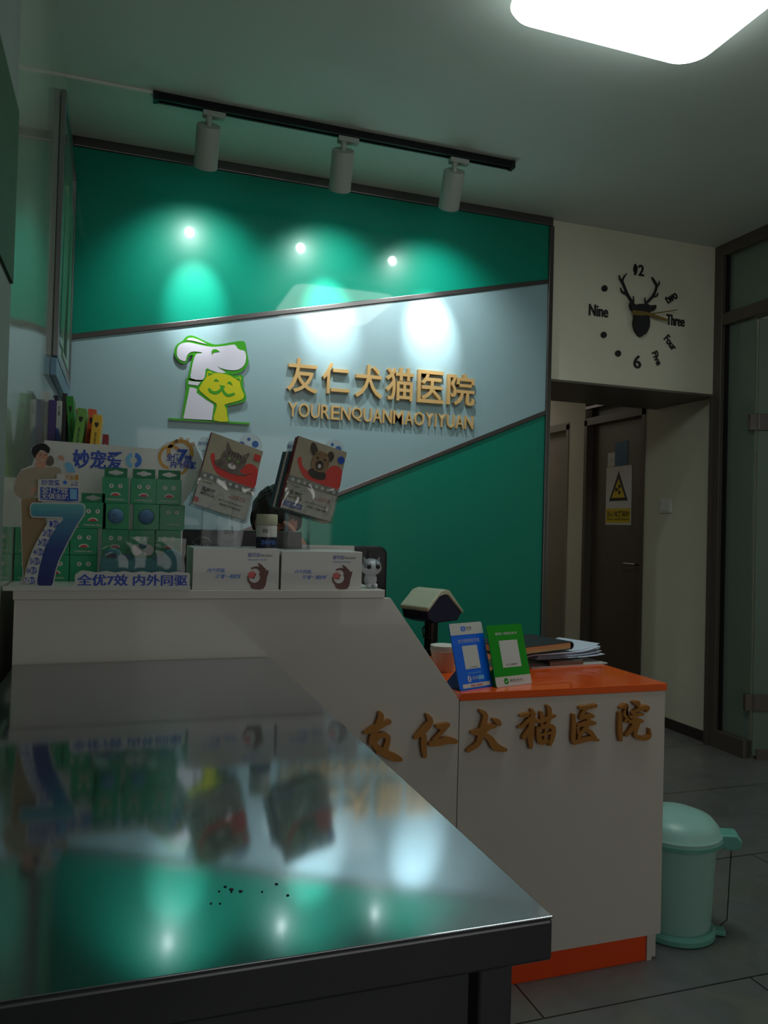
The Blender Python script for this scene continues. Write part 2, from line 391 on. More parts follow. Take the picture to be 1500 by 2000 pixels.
# ------------------------------------------------------------------ the place
YW = 3.715      # logo wall
XL = -.238      # left wall
XR = 3.296      # glass partition / corridor wall
XE = 2.175      # end of the logo wall
ZC = 2.90; ZL = 2.022; ZD = 2.045
struct('floor', MB().box((XL-.2, -3.4, -.1), (6.2, 7.6, 0)), 'floor')
struct('ceiling', MB().box((XL-.2, -3.4, ZC), (6.2, YW+.55, ZC+.12)), 'ceiling')
struct('ceiling_corridor', MB().box((XE-.2, YW+.55, 2.5), (XR+.2, 7.6, 2.62)), 'ceiling')
for nd in M['wall_wavy'].node_tree.nodes:
    if nd.type == 'BUMP': nd.inputs['Distance'].default_value = .03
    if nd.type == 'TEX_NOISE' and abs(nd.inputs['Scale'].default_value-1.3) < .01: nd.inputs['Detail'].default_value = 0
struct('wall_left', MB().box((XL-.2, -3.4, 0), (XL, YW+.55, ZC)), 'wall_wavy')
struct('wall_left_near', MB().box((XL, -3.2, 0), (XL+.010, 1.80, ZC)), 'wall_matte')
struct('wall_back', MB().box((XL, YW, 0), (XE, YW+.15, ZC)), 'wall')
struct('wall_back_header', MB().box((XE, YW, ZL+.012), (XR+.16, YW+.55, ZC)), 'wall')
struct('trim_1', MB().box((XE, YW-.012, ZL), (XR, YW+.55, ZL+.012)), 'brown')
struct('wall_corridor_left', MB().box((XE-.15, YW+.15, 0), (XE, 7.6, 2.5)), 'wall')
struct('wall_corridor_end', MB().box((XE, 7.2, 0), (XR+.16, 7.35, 2.5)), 'wall')
D1a, D1b, D2a, D2b = 4.362, 5.08, 5.298, 6.1
struct('wall_corridor_right', MB().box((XR, YW, 0), (XR+.16, D1a, 2.5)).box((XR, D1b, 0), (XR+.16, D2a, 2.5)).box((XR, D2b, 0), (XR+.16, 7.2, 2.5)).box((XR, D2a, ZD), (XR+.16, D2b, 2.5)), 'wall')
struct('baseboard_right', MB().box((XR-.012, YW, 0), (XR, D1a, .062)), 'base')
struct('baseboard_left', MB().box((XL, 1.8, 0), (XL+.012, YW, .062)), 'base')
# far room behind the glass partition
struct('wall_side_room_end', MB().box((6.0, -3.4, 0), (6.2, YW, ZC)), 'wall')
struct('wall_side_room_back', MB().box((XR+.16, YW, 0), (6.2, YW+.15, ZC)), 'wall')
# street front behind the photographer, with its window
struct('wall_front', MB().box((XL, -3.4, 0), (.1, -3.2, ZC)).box((2.9, -3.4, 0), (6.2, -3.2, ZC)).box((.1, -3.4, 2.45), (2.9, -3.2, ZC)).box((.1, -3.4, 0), (2.9, -3.2, .25)), 'wall')
w1 = struct('window_1', MB().box((.1, -3.38, .25), (.16, -3.32, 2.45)).box((2.84, -3.38, .25), (2.9, -3.32, 2.45)).box((.1, -3.38, .25), (2.9, -3.32, .31)).box((.1, -3.38, 2.39), (2.9, -3.32, 2.45)).box((1.47, -3.38, .25), (1.53, -3.32, 2.45)), 'alu')
MB().box((.16, -3.36, .31), (2.84, -3.352, 2.39)).build('window_pane', 'winglass', w1)

# logo wall cladding: green, grey-blue band, green
yb = YW-.02
def bl(x): return 2.009 + (x+.235)*(2.553-2.009)/(2.145+.235)
def bm_(x): return 1.846 - (2.145-x)*(1.846-1.372)/(2.145-1.024)
xa, xb = XL, 2.147
wb = bpy.data.objects['wall_back']
MB().prism([(xa, bl(xa)), (xb, bl(xb)), (xb, ZC-.04), (xa, ZC-.04)], yb, YW, 'y').build('upper_green_panel', 'green', wb)
MB().prism([(xa, bm_(xa)), (xb, bm_(xb)), (xb, bl(xb)), (xa, bl(xa))], yb, YW, 'y').build('grey_blue_panel', 'band', wb)
MB().prism([(xa, 0), (xb, 0), (xb, bm_(xb)), (xa, bm_(xa))], yb, YW, 'y').build('lower_green_panel', 'green', wb)
for i, (p, q, w_) in enumerate([((xa, bl(xa)), (xb, bl(xb)), .012), ((xa, bm_(xa)), (xb, bm_(xb)), .012)]):
    struct(f'trim_{i+2}', MB().prism([(p[0], p[1]-w_), (q[0], q[1]-w_), (q[0], q[1]+w_), (p[0], p[1]+w_)], yb-.009, yb, 'y'), 'trim', bevel=.003)
struct('trim_4', MB().box((xa, yb-.012, ZC-.045), (xb+.02, YW, ZC)), 'trim', bevel=.004)
struct('trim_5', MB().box((xb, yb-.012, 0), (XE, YW, ZC-.045)), 'trim', bevel=.004)
struct('trim_6', MB().box((XR-.05, YW-.012, 0), (XR, YW+.0, ZL)), 'brown')

# corridor doors
def door(name, y0, y1, m, x=XR+.05):
    d = struct(name, MB().box((x, y0+.01, .01), (x+.04, y1-.01, ZD-.03)), m)
    MB().box((XR-.006, y0-.0, 0), (XR+.09, y0+.035, ZD)).box((XR-.006, y1-.035, 0), (XR+.09, y1, ZD)).box((XR-.006, y0, ZD-.04), (XR+.09, y1, ZD+.015)).build('door_frame', 'brown' if m == 'door_dark' else 'door_taupe', d)
    return d
d1 = door('door_1', D1a, D1b, 'door_dark')
MB().box((XR+.06, D1a, ZD+.015), (XR+.07, D1b, 2.5)).build('transom_pane', 'dark_void', d1)
MB().box((XR+.0, D1a, 2.13), (XR+.06, D1b, 2.15)).box((XR+.0, D1a, 2.2), (XR+.03, D1b, 2.215)).build('transom_bar', 'trim', d1)
MB().tube([(XR+.05, 4.45, 1.0), (XR+.0, 4.45, 1.0), (XR+.0, 4.57, 1.0)], .009).build('door_handle', 'silver', d1)
d2 = door('door_2', D2a, D2b, 'door_taupe')

# glass partition on the right
FR = MB()
FR.box((XR-.03, 3.652, 0), (XR+.05, YW, ZC))
FR.box((XR-.03, -3.2, 2.83), (XR+.05, 3.652, ZC)).box((XR-.03, -3.2, 2.425), (XR+.05, 3.652, 2.495))
FR.box((XR-.03, 3.43, 0), (XR+.02, 3.652, .10))
w2 = struct('window_2', FR, 'brown', bevel=.003)
MB().box((XR-.005, 3.625, .1), (XR+.03, 3.652, 2.83)).build('rubber_seal', 'black_rubber', w2)
MB().box((XR+.004, 3.43, .10), (XR+.014, 3.63, 2.43)).build('fixed_pane', 'frost', w2)
MB().box((XR+.004, -3.2, 2.495), (XR+.014, 3.63, 2.83)).build('transom_pane', 'frost', w2)
struct('wall_right', MB().box((XR, -3.2, 0), (XR+.1, 2.55, 2.425)), 'wall')
d3m = MB().box((0, -.005, .02), (.86, .005, 2.41))
d3 = struct('door_3', d3m, 'frost'); d3.location = (XR+.01, 3.41, 0); d3.rotation_euler = (0, 0, math.radians(-22))
for z in (.31, 1.84):
    MB().box((-.045, -.016, z-.045), (-.006, .016, z+.045)).box((.006, -.016, z-.045), (.075, .016, z+.045)).tube([(0, -.012, z-.045), (0, -.012, z+.045)], .009).build('hinge', 'brown' if z < 1 else 'trim', d3, bevel=.002)
MB().box((0.02, -.014, .0), (.86, .014, .055)).build('bottom_rail', 'brown', d3)

# ------------------------------------------------------------------ ceiling light
cl = thing('ceiling_light', 'large square ceiling light with rounded corners and glowing white diffuser', 'ceiling light', (1.45, 1.80, ZC))
MB().prism(rrect(-.36, -.39, .36, .39, .09, 8), -.05, 0).build('light_body', 'white_p', cl)
em = mat('glowing_diffuser', (.9, .95, .93), .4, emit=(.86, 1.0, .95), es=CEIL_L)
dm = MB(); prof = [(1.0, -.05), (1.015, -.075), (.99, -.092), (.90, -.102), (.6, -.108)]
loops = [[(x*k, y*k, z) for x, y in rrect(-.36, -.39, .36, .39, .09, 8)] for k, z in prof]
for L_ in loops: dm.v += L_
n_ = len(loops[0])
for i in range(len(loops)-1):
    for k in range(n_): dm.f.append((i*n_+k, i*n_+(k+1) % n_, (i+1)*n_+(k+1) % n_, (i+1)*n_+k))
dm.f.append(tuple((len(loops)-1)*n_+k for k in range(n_)))
dm.build('diffuser', em, cl, smooth=True)

# ------------------------------------------------------------------ track and spotlights
ta, tb = PX(303, 178, 2, ZC), PX(998, 319, 2, ZC)
YT = (ta.y+tb.y)/2
tr = thing('track_rail', 'long black spotlight track screwed to the ceiling', 'light track', (ta.x, YT, ZC))
LT = tb.x-ta.x
MB().prism([(-.018, -.032), (-.018, 0), (.018, 0), (.018, -.032), (.008, -.032), (.008, -.022), (-.008, -.022), (-.008, -.032)], 0, LT, 'x').build('rail', 'rail', tr, bevel=.002)
MB().box((-.006, -.02, -.034), (.012, .02, 0)).build('end_cap', 'black', tr); MB().box((LT-.012, -.02, -.034), (LT+.006, .02, 0)).build('end_cap', 'black', tr)
tag(MB().box((XL+.0, YT-.012, ZC-.012), (ta.x-.007, YT+.012, ZC)).build('cable_duct', 'white_p'), 'thin white cable duct running along the ceiling to the black track', 'cable duct')
lens_m = mat('lit_lamp_lens', (.9, .95, .93), .3, emit=(.95, 1.0, .98), es=60)
names = ['left end of the black track, above the dog logo', 'middle of the black track', 'right end of the black track, nearest the clock']
for i, (xx, tilt) in enumerate([(408, 41), (672, 41), (890, 41)]):
    px_ = PX(xx, 240, 1, YT).x
    sl = thing('track_spotlight', 'white cylinder spotlight at the ' + names[i] if i != 1 else 'white cylinder spotlight in the middle of the black track', 'spotlight', (px_, YT, ZC-.034), 'white spotlights on the track')
    MB().box((-.025, -.016, -.022), (.065, .016, 0)).build('adapter', 'lampwhite', sl, bevel=.002)
    MB().tube([(0, 0, -.018), (0, 0, -.075)], [.014, .008]).build('stem', 'lampwhite', sl)
    cy = MB().lathe([(.0, .0), (.046, .0), (.048, -.003), (.048, -.165), (.044, -.165), (.044, -.150), (.0, -.150)], seg=40).build('lamp_head', 'lampwhite', sl, smooth=True)
    cy.location = (0, 0, -.055); cy.rotation_euler = (math.radians(tilt), 0, math.radians([-1, -9, -11][i]))
    ln = MB().lathe([(0, -.153), (.020, -.153), (.020, -.151), (0, -.151)], seg=24).build('lens', lens_m, cy)
    l = bpy.data.lights.new('spot', 'SPOT'); l.energy = SPOT_W*(.75 if i == 0 else 1.05); l.color = (.93, 1.0, .98); l.spot_size = math.radians(33); l.spot_blend = 1.0; l.shadow_soft_size = .02
    lo = bpy.data.objects.new('spot_beam', l); COL.objects.link(lo); lo.parent = cy; lo.location = (0, 0, -.168)
    l = bpy.data.lights.new('spill', 'SPOT'); l.energy = SPILL_W; l.color = (.93, 1.0, .98); l.spot_size = math.radians(104); l.spot_blend = 1.0; l.shadow_soft_size = .02
    lo = bpy.data.objects.new('spot_spill', l); COL.objects.link(lo); lo.parent = cy; lo.location = (0, 0, -.168)

# ------------------------------------------------------------------ logo
LG = PX(408, 740, 1, yb)
lg = thing('wall_logo', 'raised green outlined emblem of a white dog holding a smiling yellow cat', 'wall emblem', frame((LG.x, yb, LG.z)))
def lp(pts, k=7.5):
    out = []
    for p in pts:
        q = PX(310+p[0]/k, 640+p[1]/k, 1, yb-.016); out.append((q.x-LG.x, q.z-LG.z) + ((p[2]*.00040,) if len(p) > 2 else ()))
    return out
G = MB()
G.prism(smooth2(lp([(345,195),(400,135),(455,113),(530,125),(660,185),(820,245),(1000,225),(1245,195),(1285,330),(1315,480),(1290,570),(1200,650),(1090,685),(980,670),(700,700),(660,780),(440,760),(455,600),(480,470),(500,400),(455,410),(425,450),(415,500),(375,525),(310,505),(250,440),(228,370),(240,290),(280,235)]), n=3), .002, .014)
G.prism(lp([(400,738),(670,760),(560,950),(830,1110),(800,1372),(330,1332),(400,900)]), .002, .014)
G.prism(lp([(683,640),(700,600),(730,598),(800,650),(950,655),(1090,700),(1215,692),(1242,715),(1232,850),(1270,960),(1287,1030),(1255,1088),(1110,1125),(1000,1145),(1015,1250),(1035,1392),(790,1372),(800,1180),(820,1130),(700,1060),(555,950),(560,910),(600,850),(650,770),(678,710)]), .002, .016)
G.prism(lp([(145,1320),(1335,1390),(1333,1418),(145,1347)]), .002, .014)
G.build('green_outline', 'green_print', lg)
Wm = MB()
Wm.prism(smooth2(lp([(265,370),(275,290),(310,245),(370,222),(450,217),(560,242),(720,275),(820,280),(960,268),(1110,248),(1150,300),(1200,328),(1262,345),(1280,450),(1250,550),(1170,612),(1080,622),(980,612),(900,588),(850,555),(900,605),(985,658),(870,658),(760,620),(715,598),(685,620),(680,690),(640,765),(475,743),(475,650),(490,560),(512,470),(550,385),(620,378),(632,362),(520,348),(450,368),(410,420),(395,485),(350,485),(300,460),(272,420)]), n=2), .013, .0165)
Wm.prism(lp([(400,180),(440,150),(500,147),(580,175),(712,243),(580,210),(480,187)]), .013, .0165)
Wm.prism(lp([(435,780),(612,797),(572,848),(435,828)]), .013, .0165)
Wm.prism(lp([(455,872),(520,882),(562,905),(556,950),(800,1112),(805,1150),(778,1355),(360,1330),(410,1090)]), .013, .0155)
Wm.build('white_dog', 'logo_white', lg)
Ym = MB().prism(smooth2(lp([(710,650),(750,638),(800,670),(900,668),(1050,705),(1110,745),(1190,718),(1205,750),(1190,800),(1210,900),(1248,980),(1222,1050),(1100,1090),(960,1130),(992,1190),(1000,1290),(1010,1375),(808,1357),(830,1230),(850,1120),(760,1060),(602,925),(602,870),(650,790),(700,720)]), n=2), .014, .0185)
Ym.build('yellow_cat', 'lime', lg)
Fm = MB()
for st in ([(740,905,16),(770,940,16),(830,955,18),(890,930,16),(925,885,12)], [(925,885,12),(960,955,16),(1020,993,16),(1100,970,14)], [(812,780,6),(840,768,12),(875,785,6)], [(1010,815,6),(1038,803,12),(1072,835,6)]):
    stroke(Fm, lp(st), .018, .0195)
for pl in ([(888,840),(965,852),(968,875),(930,900),(915,885)], [(725,655),(795,680),(722,708)], [(1125,745),(1190,733),(1186,787)]): Fm.prism(lp(pl), .018, .0195)
Fm.build('cat_features', 'green_print', lg)
stroke(MB(), lp([(782,392,3),(795,350,16),(835,338,18),(888,350,3)]), .016, .0178).build('dog_eye', 'green_print', lg)

# wall lettering
fr = lambda x, z, y=yb: frame((x, y, z))
cn = '友仁犬猫医院'; words = ['friend', 'benevolence', 'dog', 'cat', 'medicine', 'courtyard']
cxs = [(560, 622), (629, 684), (693, 748), (753, 809), (815, 868), (873, 928)]
tops = [700, 707, 713, 717, 724, 727]; bots = [770, 775, 777, 783, 785, 793]
order = ['first', 'second', 'third', 'fourth', 'fifth', 'last']
for i, c in enumerate(cn):
    a = PX(cxs[i][0], bots[i], 1, yb-.02); b = PX(cxs[i][1], tops[i], 1, yb-.02)
    e = text_obj('sign_character', c, 'gold', None, 0, 0, b.x-a.x, .165 if c != '仁' else .15, z=.001, depth=.022, bold=.012, mtx=fr(a.x, 1.845 if i != 1 else 1.852))
    tag(e, f'large gold character {c}, {order[i]} of the six on the grey-blue wall band', 'sign character', 'large gold wall characters')
la = 'YOURENQUANMAOYIYUAN'
a = PX(562, 808, 1, yb-.016); b = PX(926, 835, 1, yb-.016); n = len(la)
wts = {'I': .35, 'M': 1.25, 'O': 1.2, 'Q': 1.2, 'N': 1.1}; ws = [wts.get(c, 1.0) for c in la]; tot = sum(ws)
xx = a.x; full = b.x-a.x; cnt = {}
for i, c in enumerate(la):
    w_ = full*ws[i]/tot; cnt[c] = cnt.get(c, 0)+1
    e = text_obj('sign_letter', c, 'gold', None, 0, 0, w_*(.86 if c != 'I' else .35), .068, z=.001, depth=.016, bold=.004, mtx=fr(xx+(w_*.32 if c == 'I' else .003), 1.728))
    prev = f'after {la[max(0,i-2):i]}' if i else 'at the start'; nxt = f'before {la[i+1:i+3]}' if i < n-1 else 'at the end'
    tag(e, f'small gold letter {c} {prev}, {nxt}, below the gold characters', 'sign letter', 'small gold wall letters')
    xx += w_

# ------------------------------------------------------------------ clock
CK = PX(1252, 612, 1, YW)
ck = thing('wall_clock', 'black stag head wall clock with stick-on numerals around it on cream wall', 'wall clock', frame((CK.x, YW, CK.z)))
def cp(pts, k=6.818):
    out = []
    for p in pts:
        q = PX(1140+p[0]/k, 500+p[1]/k, 1, YW-.02); out.append((q.x-CK.x, q.z-CK.z) + ((p[2]*.00042,) if len(p) > 2 else ()))
    return out
MB().prism(smooth2(cp([(618,640),(640,612),(690,650),(740,640),(850,645),(880,660),(955,655),(960,690),(930,730),(880,745),(868,790),(878,870),(870,950),(830,1030),(790,1055),(765,1078),(735,1055),(690,990),(665,900),(680,800),(690,735),(640,715)]), n=3), .008, .026).build('stag_head', 'deer', ck)
an = MB()
for st in ([(680,640,16),(600,510,17),(555,400,15),(530,320,13),(570,245,8),(588,228,4)], [(530,350,12),(495,290,9),(487,250,5)], [(590,505,14),(525,470,10),(505,420,5)], [(680,600,8),(675,530,4)],
           [(840,630,16),(940,520,16),(985,400,14),(955,330,13),(925,280,7)], [(985,400,12),(1018,370,8),(1018,330,4)], [(940,535,13),(990,525,9),(1000,488,4)], [(830,600,8),(828,550,4)]):
    stroke(an, cp(st), .008, .014)
an.build('antlers', 'deer', ck)
MB().prism(cp([(640,725),(820,745),(880,770),(1235,715),(1235,728),(890,785),(760,800),(645,790)]), .027, .029).build('minute_hand', 'hand_gold', ck)
MB().prism(cp([(700,740),(880,765),(1108,848),(1095,880),(860,800),(690,790)]), .0295, .031).build('hour_hand', 'hand_gold', ck)
for (x, y) in ((302, 421), (291, 1042), (483, 1290)):
    MB().prism(smooth2(cp([(x+40*math.cos(t*PI/6), y+43*math.sin(t*PI/6)) for t in range(12)]), n=2), .001, .005).build('hour_dot', 'deer', ck)
def ctext(s, x0, y0, x1, y1, rot=0):
    p, q = cp([(x0, y1), (x1, y0)]); w_, h_ = q[0]-p[0], q[1]-p[1]
    o = text_obj('numeral', s, 'deer', ck, -w_/2, -h_/2, w_, h_, z=.001, depth=.004, bold=.012, thick=.0012)
    o.location = (p[0]+w_/2, p[1]+h_/2, 0); o.rotation_euler = (0, 0, math.radians(rot))
ctext('12', 700, 112, 830, 240); ctext('6', 690, 1320, 790, 1485); ctext('Nine', 95, 660, 350, 780); ctext('Three', 1130, 795, 1370, 905, 0)
ctext('two', 1110, 505, 1275, 585, 32); ctext('Four', 1095, 1105, 1270, 1190, -45); ctext('Five', 925, 1315, 1080, 1390, -62)
MB().prism(smooth2(cp([(712,105),(740,135),(735,200),(718,235),(690,190),(688,135)]), n=3), .001, .006).build('loose_leaf_marker', 'deer', ck)

# notices on the dark door and light switch
def xframe(y, z, x=XR):   # face looking towards -x; local X runs towards the viewer
    return Matrix(((0, 0, -1, x), (-1, 0, 0, y), (0, 1, 0, z), (0, 0, 0, 1)))
xd = XR+.05
sA, sB = PX(1183, 1025, 0, xd), PX(1235, 908, 0, xd)
SW, SH = sA.y-sB.y, sB.z-sA.z
ws_ = thing('warning_sign', 'white sign with yellow radiation triangle and yellow caption on dark door', 'warning sign', xframe(sA.y, sA.z, xd))
MB().box((0, 0, 0), (SW, SH, .003)).build('board', 'card', ws_)
MB().box((.008, .015, .003), (SW-.008, SH*.28, .0035)).build('caption_band', 'yellow_print', ws_)
cx_ = SW*.5; t0, t1 = SH*.41, SH*.92; hw = SW*.37
MB().prism([(cx_-hw, t0), (cx_+hw, t0), (cx_, t1)], .003, .0036).build('triangle', 'black_print', ws_)
MB().prism([(cx_-hw*.72, t0+.022), (cx_+hw*.72, t0+.022), (cx_, t1-.055)], .0036, .004).build('triangle_fill', 'yellow_print', ws_)
tf = MB(); tc_ = (cx_, t0+(t1-t0)*.38)
for a0 in (60, 180, 300):
    a0 = a0-30-30+30
    tf.prism([(tc_[0]+r*math.cos(math.radians(a)), tc_[1]+r*math.sin(math.radians(a))) for r, a in [(.008, a0), (.036, a0), (.038, a0+30), (.036, a0+60), (.008, a0+60)]], .004, .0044)
tf.prism(circ(tc_[0], tc_[1], .005, 12), .004, .0044); tf.build('trefoil', 'black_print', ws_)
text_obj('lettering', '当心电离辐射', 'black_print', ws_, .018, SH*.14, SW-.036, SH*.10, z=.004, bold=.012)
text_obj('lettering', 'Danger! Ionizing Radiation', 'black_print', ws_, .018, .030, SW-.036, SH*.05, z=.004, bold=.01)
nA = PX(1187, 912, 0, xd)
nt_ = thing('paper_notice', 'small white paper notice taped left above the radiation sign', 'notice', xframe(nA.y, sB.z+.004, xd))
MB().box((0, 0, 0), (.085, .10, .001)).build('sheet', 'card', nt_); text_obj('lettering', '人', 'black_print', nt_, .03, .025, .03, .035, z=.0012)
tag(MB().box((0, 0, 0), (.15, .17, .002)).build('teal_notice', 'teal_print'), 'teal and blue notice taped on door above the radiation sign', 'notice').matrix_world = xframe(nA.y-.088, sB.z+.004, xd)
kA, kB = PX(1290, 1002, 0, XR), PX(1313, 974, 0, XR)
sw_ = thing('light_switch', 'white square light switch on the cream corridor wall', 'light switch', xframe(kA.y, kA.z, XR))
MB().box((0, 0, 0), (kA.y-kB.y, kB.z-kA.z, .008)).build('switch_plate', 'white_p', sw_, bevel=.002)
MB().box((.018, .012, .008), (kA.y-kB.y-.018, kB.z-kA.z-.012, .011)).build('rocker', 'white_p', sw_, bevel=.001)

# ------------------------------------------------------------------ counter
YC = 1.873
ct = thing('reception_counter', 'white reception counter with sloping side and lower orange topped desk', 'counter', (0, 0, 0))
xs0, xs1, xs2, xs3 = -.21, .64, .856, 1.505
MB().prism([(xs0, .075), (xs2-.001, .075), (xs2-.001, .768), (xs1+.018, 1.035), (xs0, 1.035)], YC+.001, YC+.022, 'y').build('tall_front_panel', 'counter', ct, bevel=.0008)
MB().box((xs0-.002, YC-.006, 1.036), (xs1, YC+.36, 1.056)).build('high_shelf', 'counter', ct, bevel=.001)
MB().prism([(xs1-.02, .78), (xs2-.001, .78), (xs1+.01, 1.035), (xs1-.02, 1.035)], YC+.34, YC+.36, 'y').build('shelf_bracket', 'counter', ct)
MB().box((xs2+.001, YC+.001, .075), (xs3-.004, YC+.022, .766)).build('low_front_panel', 'counter', ct, bevel=.0008)
MB().box((xs3-.022, YC+.022, 0), (xs3-.004, YC+.55, .766)).build('side_panel', 'counter', ct)
MB().box((xs0, YC+.022, 0), (xs0+.018, YC+.65, 1.035)).build('side_panel', 'counter', ct)
MB().box((xs2, YC-.002, .767), (xs3, YC+.56, .787)).build('orange_desk_top', 'orange', ct, bevel=.0012)
MB().box((xs0+.018, YC+.03, .735), (xs2-.002, YC+.65, .755)).build('inner_desk_top', 'counter', ct)
MB().box((xs0, YC+.012, 0), (xs3-.045, YC+.03, .073)).build('orange_plinth', 'orange_edge', ct)
MB().box((xs3-.044, YC+.008, 0), (xs3-.028, YC+.03, .073)).build('plinth_end_post', 'counter', ct)
# raised calligraphic characters on the counter front, brushed stroke by stroke
sets = [
 (690, 1370, 4.839, '友', [[(110,300,14),(200,260,32),(290,215,26),(340,195,24)], [(255,115,20),(262,150,30),(230,230,26),(190,330,34),(165,400,20)], [(205,380,22),(260,320,26),(325,335,24),(322,400,26),(290,470,30),(235,480,20)], [(200,400,26),(240,450,30),(320,500,36),(400,535,34),(450,550,20)]]),
 (690, 1370, 4.839, '仁', [[(700,130,14),(730,190,30),(670,270,36),(590,345,18)], [(670,330,28),(668,420,28),(678,520,20)], [(790,235,14),(840,240,30),(895,225,24)], [(870,250,24),(810,320,20),(760,365,14)], [(735,405,24),(820,385,34),(900,370,34),(970,380,22)]]),
 (690, 1370, 4.839, '犬', [[(1125,295,14),(1200,290,36),(1290,240,28),(1340,235,20)], [(1205,90,14),(1250,130,26),(1235,220,30),(1205,320,30),(1180,400,28),(1085,470,16)], [(1225,310,26),(1290,350,30),(1350,430,38),(1445,460,16)], [(1330,175,12),(1365,190,26),(1385,215,22)]]),
 (990, 1360, 4.839, '猫', [[(135,185,10),(175,180,20),(230,170,20),(260,160,22),(215,215,20),(150,285,16),(115,295,10)], [(240,130,14),(250,190,26),(235,280,34),(225,380,34),(230,485,18)], [(225,290,20),(170,380,24),(160,400,16)], [(280,230,12),(320,235,20),(400,205,20),(455,185,16)], [(330,160,18),(335,220,18),(330,270,12)], [(390,95,14),(405,130,24),(400,220,22),(380,260,16)],
   [(290,300,12),(300,360,24),(320,430,28),(380,425,22)], [(300,310,14),(380,280,22),(440,300,24),(435,380,26),(410,455,18)], [(320,365,12),(420,345,12)], [(370,290,12),(360,420,14)]]),
 (990, 1360, 4.839, '医', [[(700,110,18),(780,105,20),(845,90,18)], [(635,180,18),(635,300,24),(630,400,24),(640,445,18)], [(640,440,22),(720,415,26),(800,400,24),(865,415,14)], [(750,115,22),(720,160,18),(705,205,22)], [(720,200,18),(780,185,28),(820,190,16)], [(680,275,16),(760,255,30),(835,255,16)], [(780,190,20),(760,280,24),(720,330,22),(680,390,18)], [(740,310,18),(790,340,24),(835,395,20)], [(670,300,14),(680,350,18)]]),
 (990, 1360, 4.839, '院', [[(1080,110,14),(1130,90,26),(1130,130,20),(1110,170,16),(1140,200,22),(1120,240,14)], [(1072,160,18),(1072,260,26),(1075,360,26),(1080,415,18)], [(1205,60,14),(1240,70,30),(1250,100,16)], [(1190,160,14),(1250,125,20),(1330,110,28),(1320,140,16)], [(1180,200,16),(1240,175,20),(1290,170,12)], [(1160,240,16),(1230,235,24),(1280,235,18)], [(1200,180,16),(1210,250,26),(1175,320,24),(1130,370,16)], [(1250,250,20),(1220,320,24),(1220,375,20),(1290,400,22),(1350,380,20),(1352,310,8)]]),
]
for i, (ox, oy, k, c, sts) in enumerate(sets):
    mb = MB(); mx_ = sum(p[0] for s_ in sts for p in s_)/sum(len(s_) for s_ in sts); my = 300
    o_ = PX(ox+mx_/k, oy+my/k, 1, YC)
    for s_ in sts:
        q = []
        for p in s_:
            r_ = PX(ox+p[0]/k, oy+p[1]/k, 1, YC-.012); q.append((r_.x-o_.x, r_.z-o_.z, p[2]/k/760))
        stroke(mb, q, -.0008, .012)
    o = mb.build('counter_character', 'gold_dull'); o.matrix_world = frame((o_.x, YC, o_.z))
    tag(o, f'brushed gold character {c}, {order[i]} of the six on the white counter front', 'sign character', 'brushed gold counter characters')

# ------------------------------------------------------------------ steel table
ZT = .895
tb_ = thing('steel_table', 'stainless steel examination table with mirror-like top in the foreground', 'table', (-.205, .577, 0))
TW, TD = .559, 1.288
MB().prism([(0, 0), (TW, 0), (TW, TD), (0, TD)], ZT-.002, ZT).build('table_top', 'steel', tb_, bevel=.0008)
MB().prism([(0, 0), (TW, 0), (TW, TD), (0, TD)], ZT-.037, ZT-.0022).build('folded_edge', 'steel_dark', tb_, bevel=.003)  # darker steel than the top, putting the dim reflection into the edge colour
for (x, y) in ((.03, .012), (TW-.062, .012), (.03, TD-.05), (TW-.062, TD-.05)):
    MB().box((x, y, .0), (x+.032, y+.032, ZT-.003)).build('leg', 'steel_dark', tb_, bevel=.003)
MB().box((.064, .018, ZT-.13), (TW-.068, .022, ZT-.003)).build('apron', 'steel_dark', tb_)
MB().box((.064, TD-.03, ZT-.13), (TW-.068, TD-.026, ZT-.003)).build('apron', 'steel_dark', tb_)
MB().box((.04, .03, .25), (TW-.04, TD-.03, .27)).build('under_shelf', 'steel_dark', tb_)
spk = MB()
for (x, y, r_) in ((440,1732,.0016),(452,1737,.0022),(452,1742,.001),(470,1741,.002),(428,1741,.001),(430,1765,.001),(412,1765,.001),(540,1727,.0016),(562,1749,.0014),(512,1742,.001)):
    p = PX(x, y, 2, ZT); spk.ball((p.x, p.y, ZT+.0003), (r_, r_, .0006), 8, 4)
tag(spk.build('dirt_specks', 'black_print', kind='stuff'), 'few tiny dark specks of dirt lying on the steel table', 'dirt')

# unseen bench added behind the camera to darken the table edge
bch = thing('added_dark_bench', 'unseen black bench added to darken the edge of the steel table', 'bench', (-.2, -.95, 0))
MB().box((0, .10, .36), (1.5, .62, .45)).build('seat', 'leather', bch, bevel=.02)
MB().box((0, .0, .42), (1.5, .10, .92)).build('backrest', 'leather', bch, bevel=.02)
for (x, y) in ((.05, .12), (1.41, .12), (.05, .55), (1.41, .55)): MB().box((x, y, 0), (x+.04, y+.04, .37)).build('leg', 'black', bch)

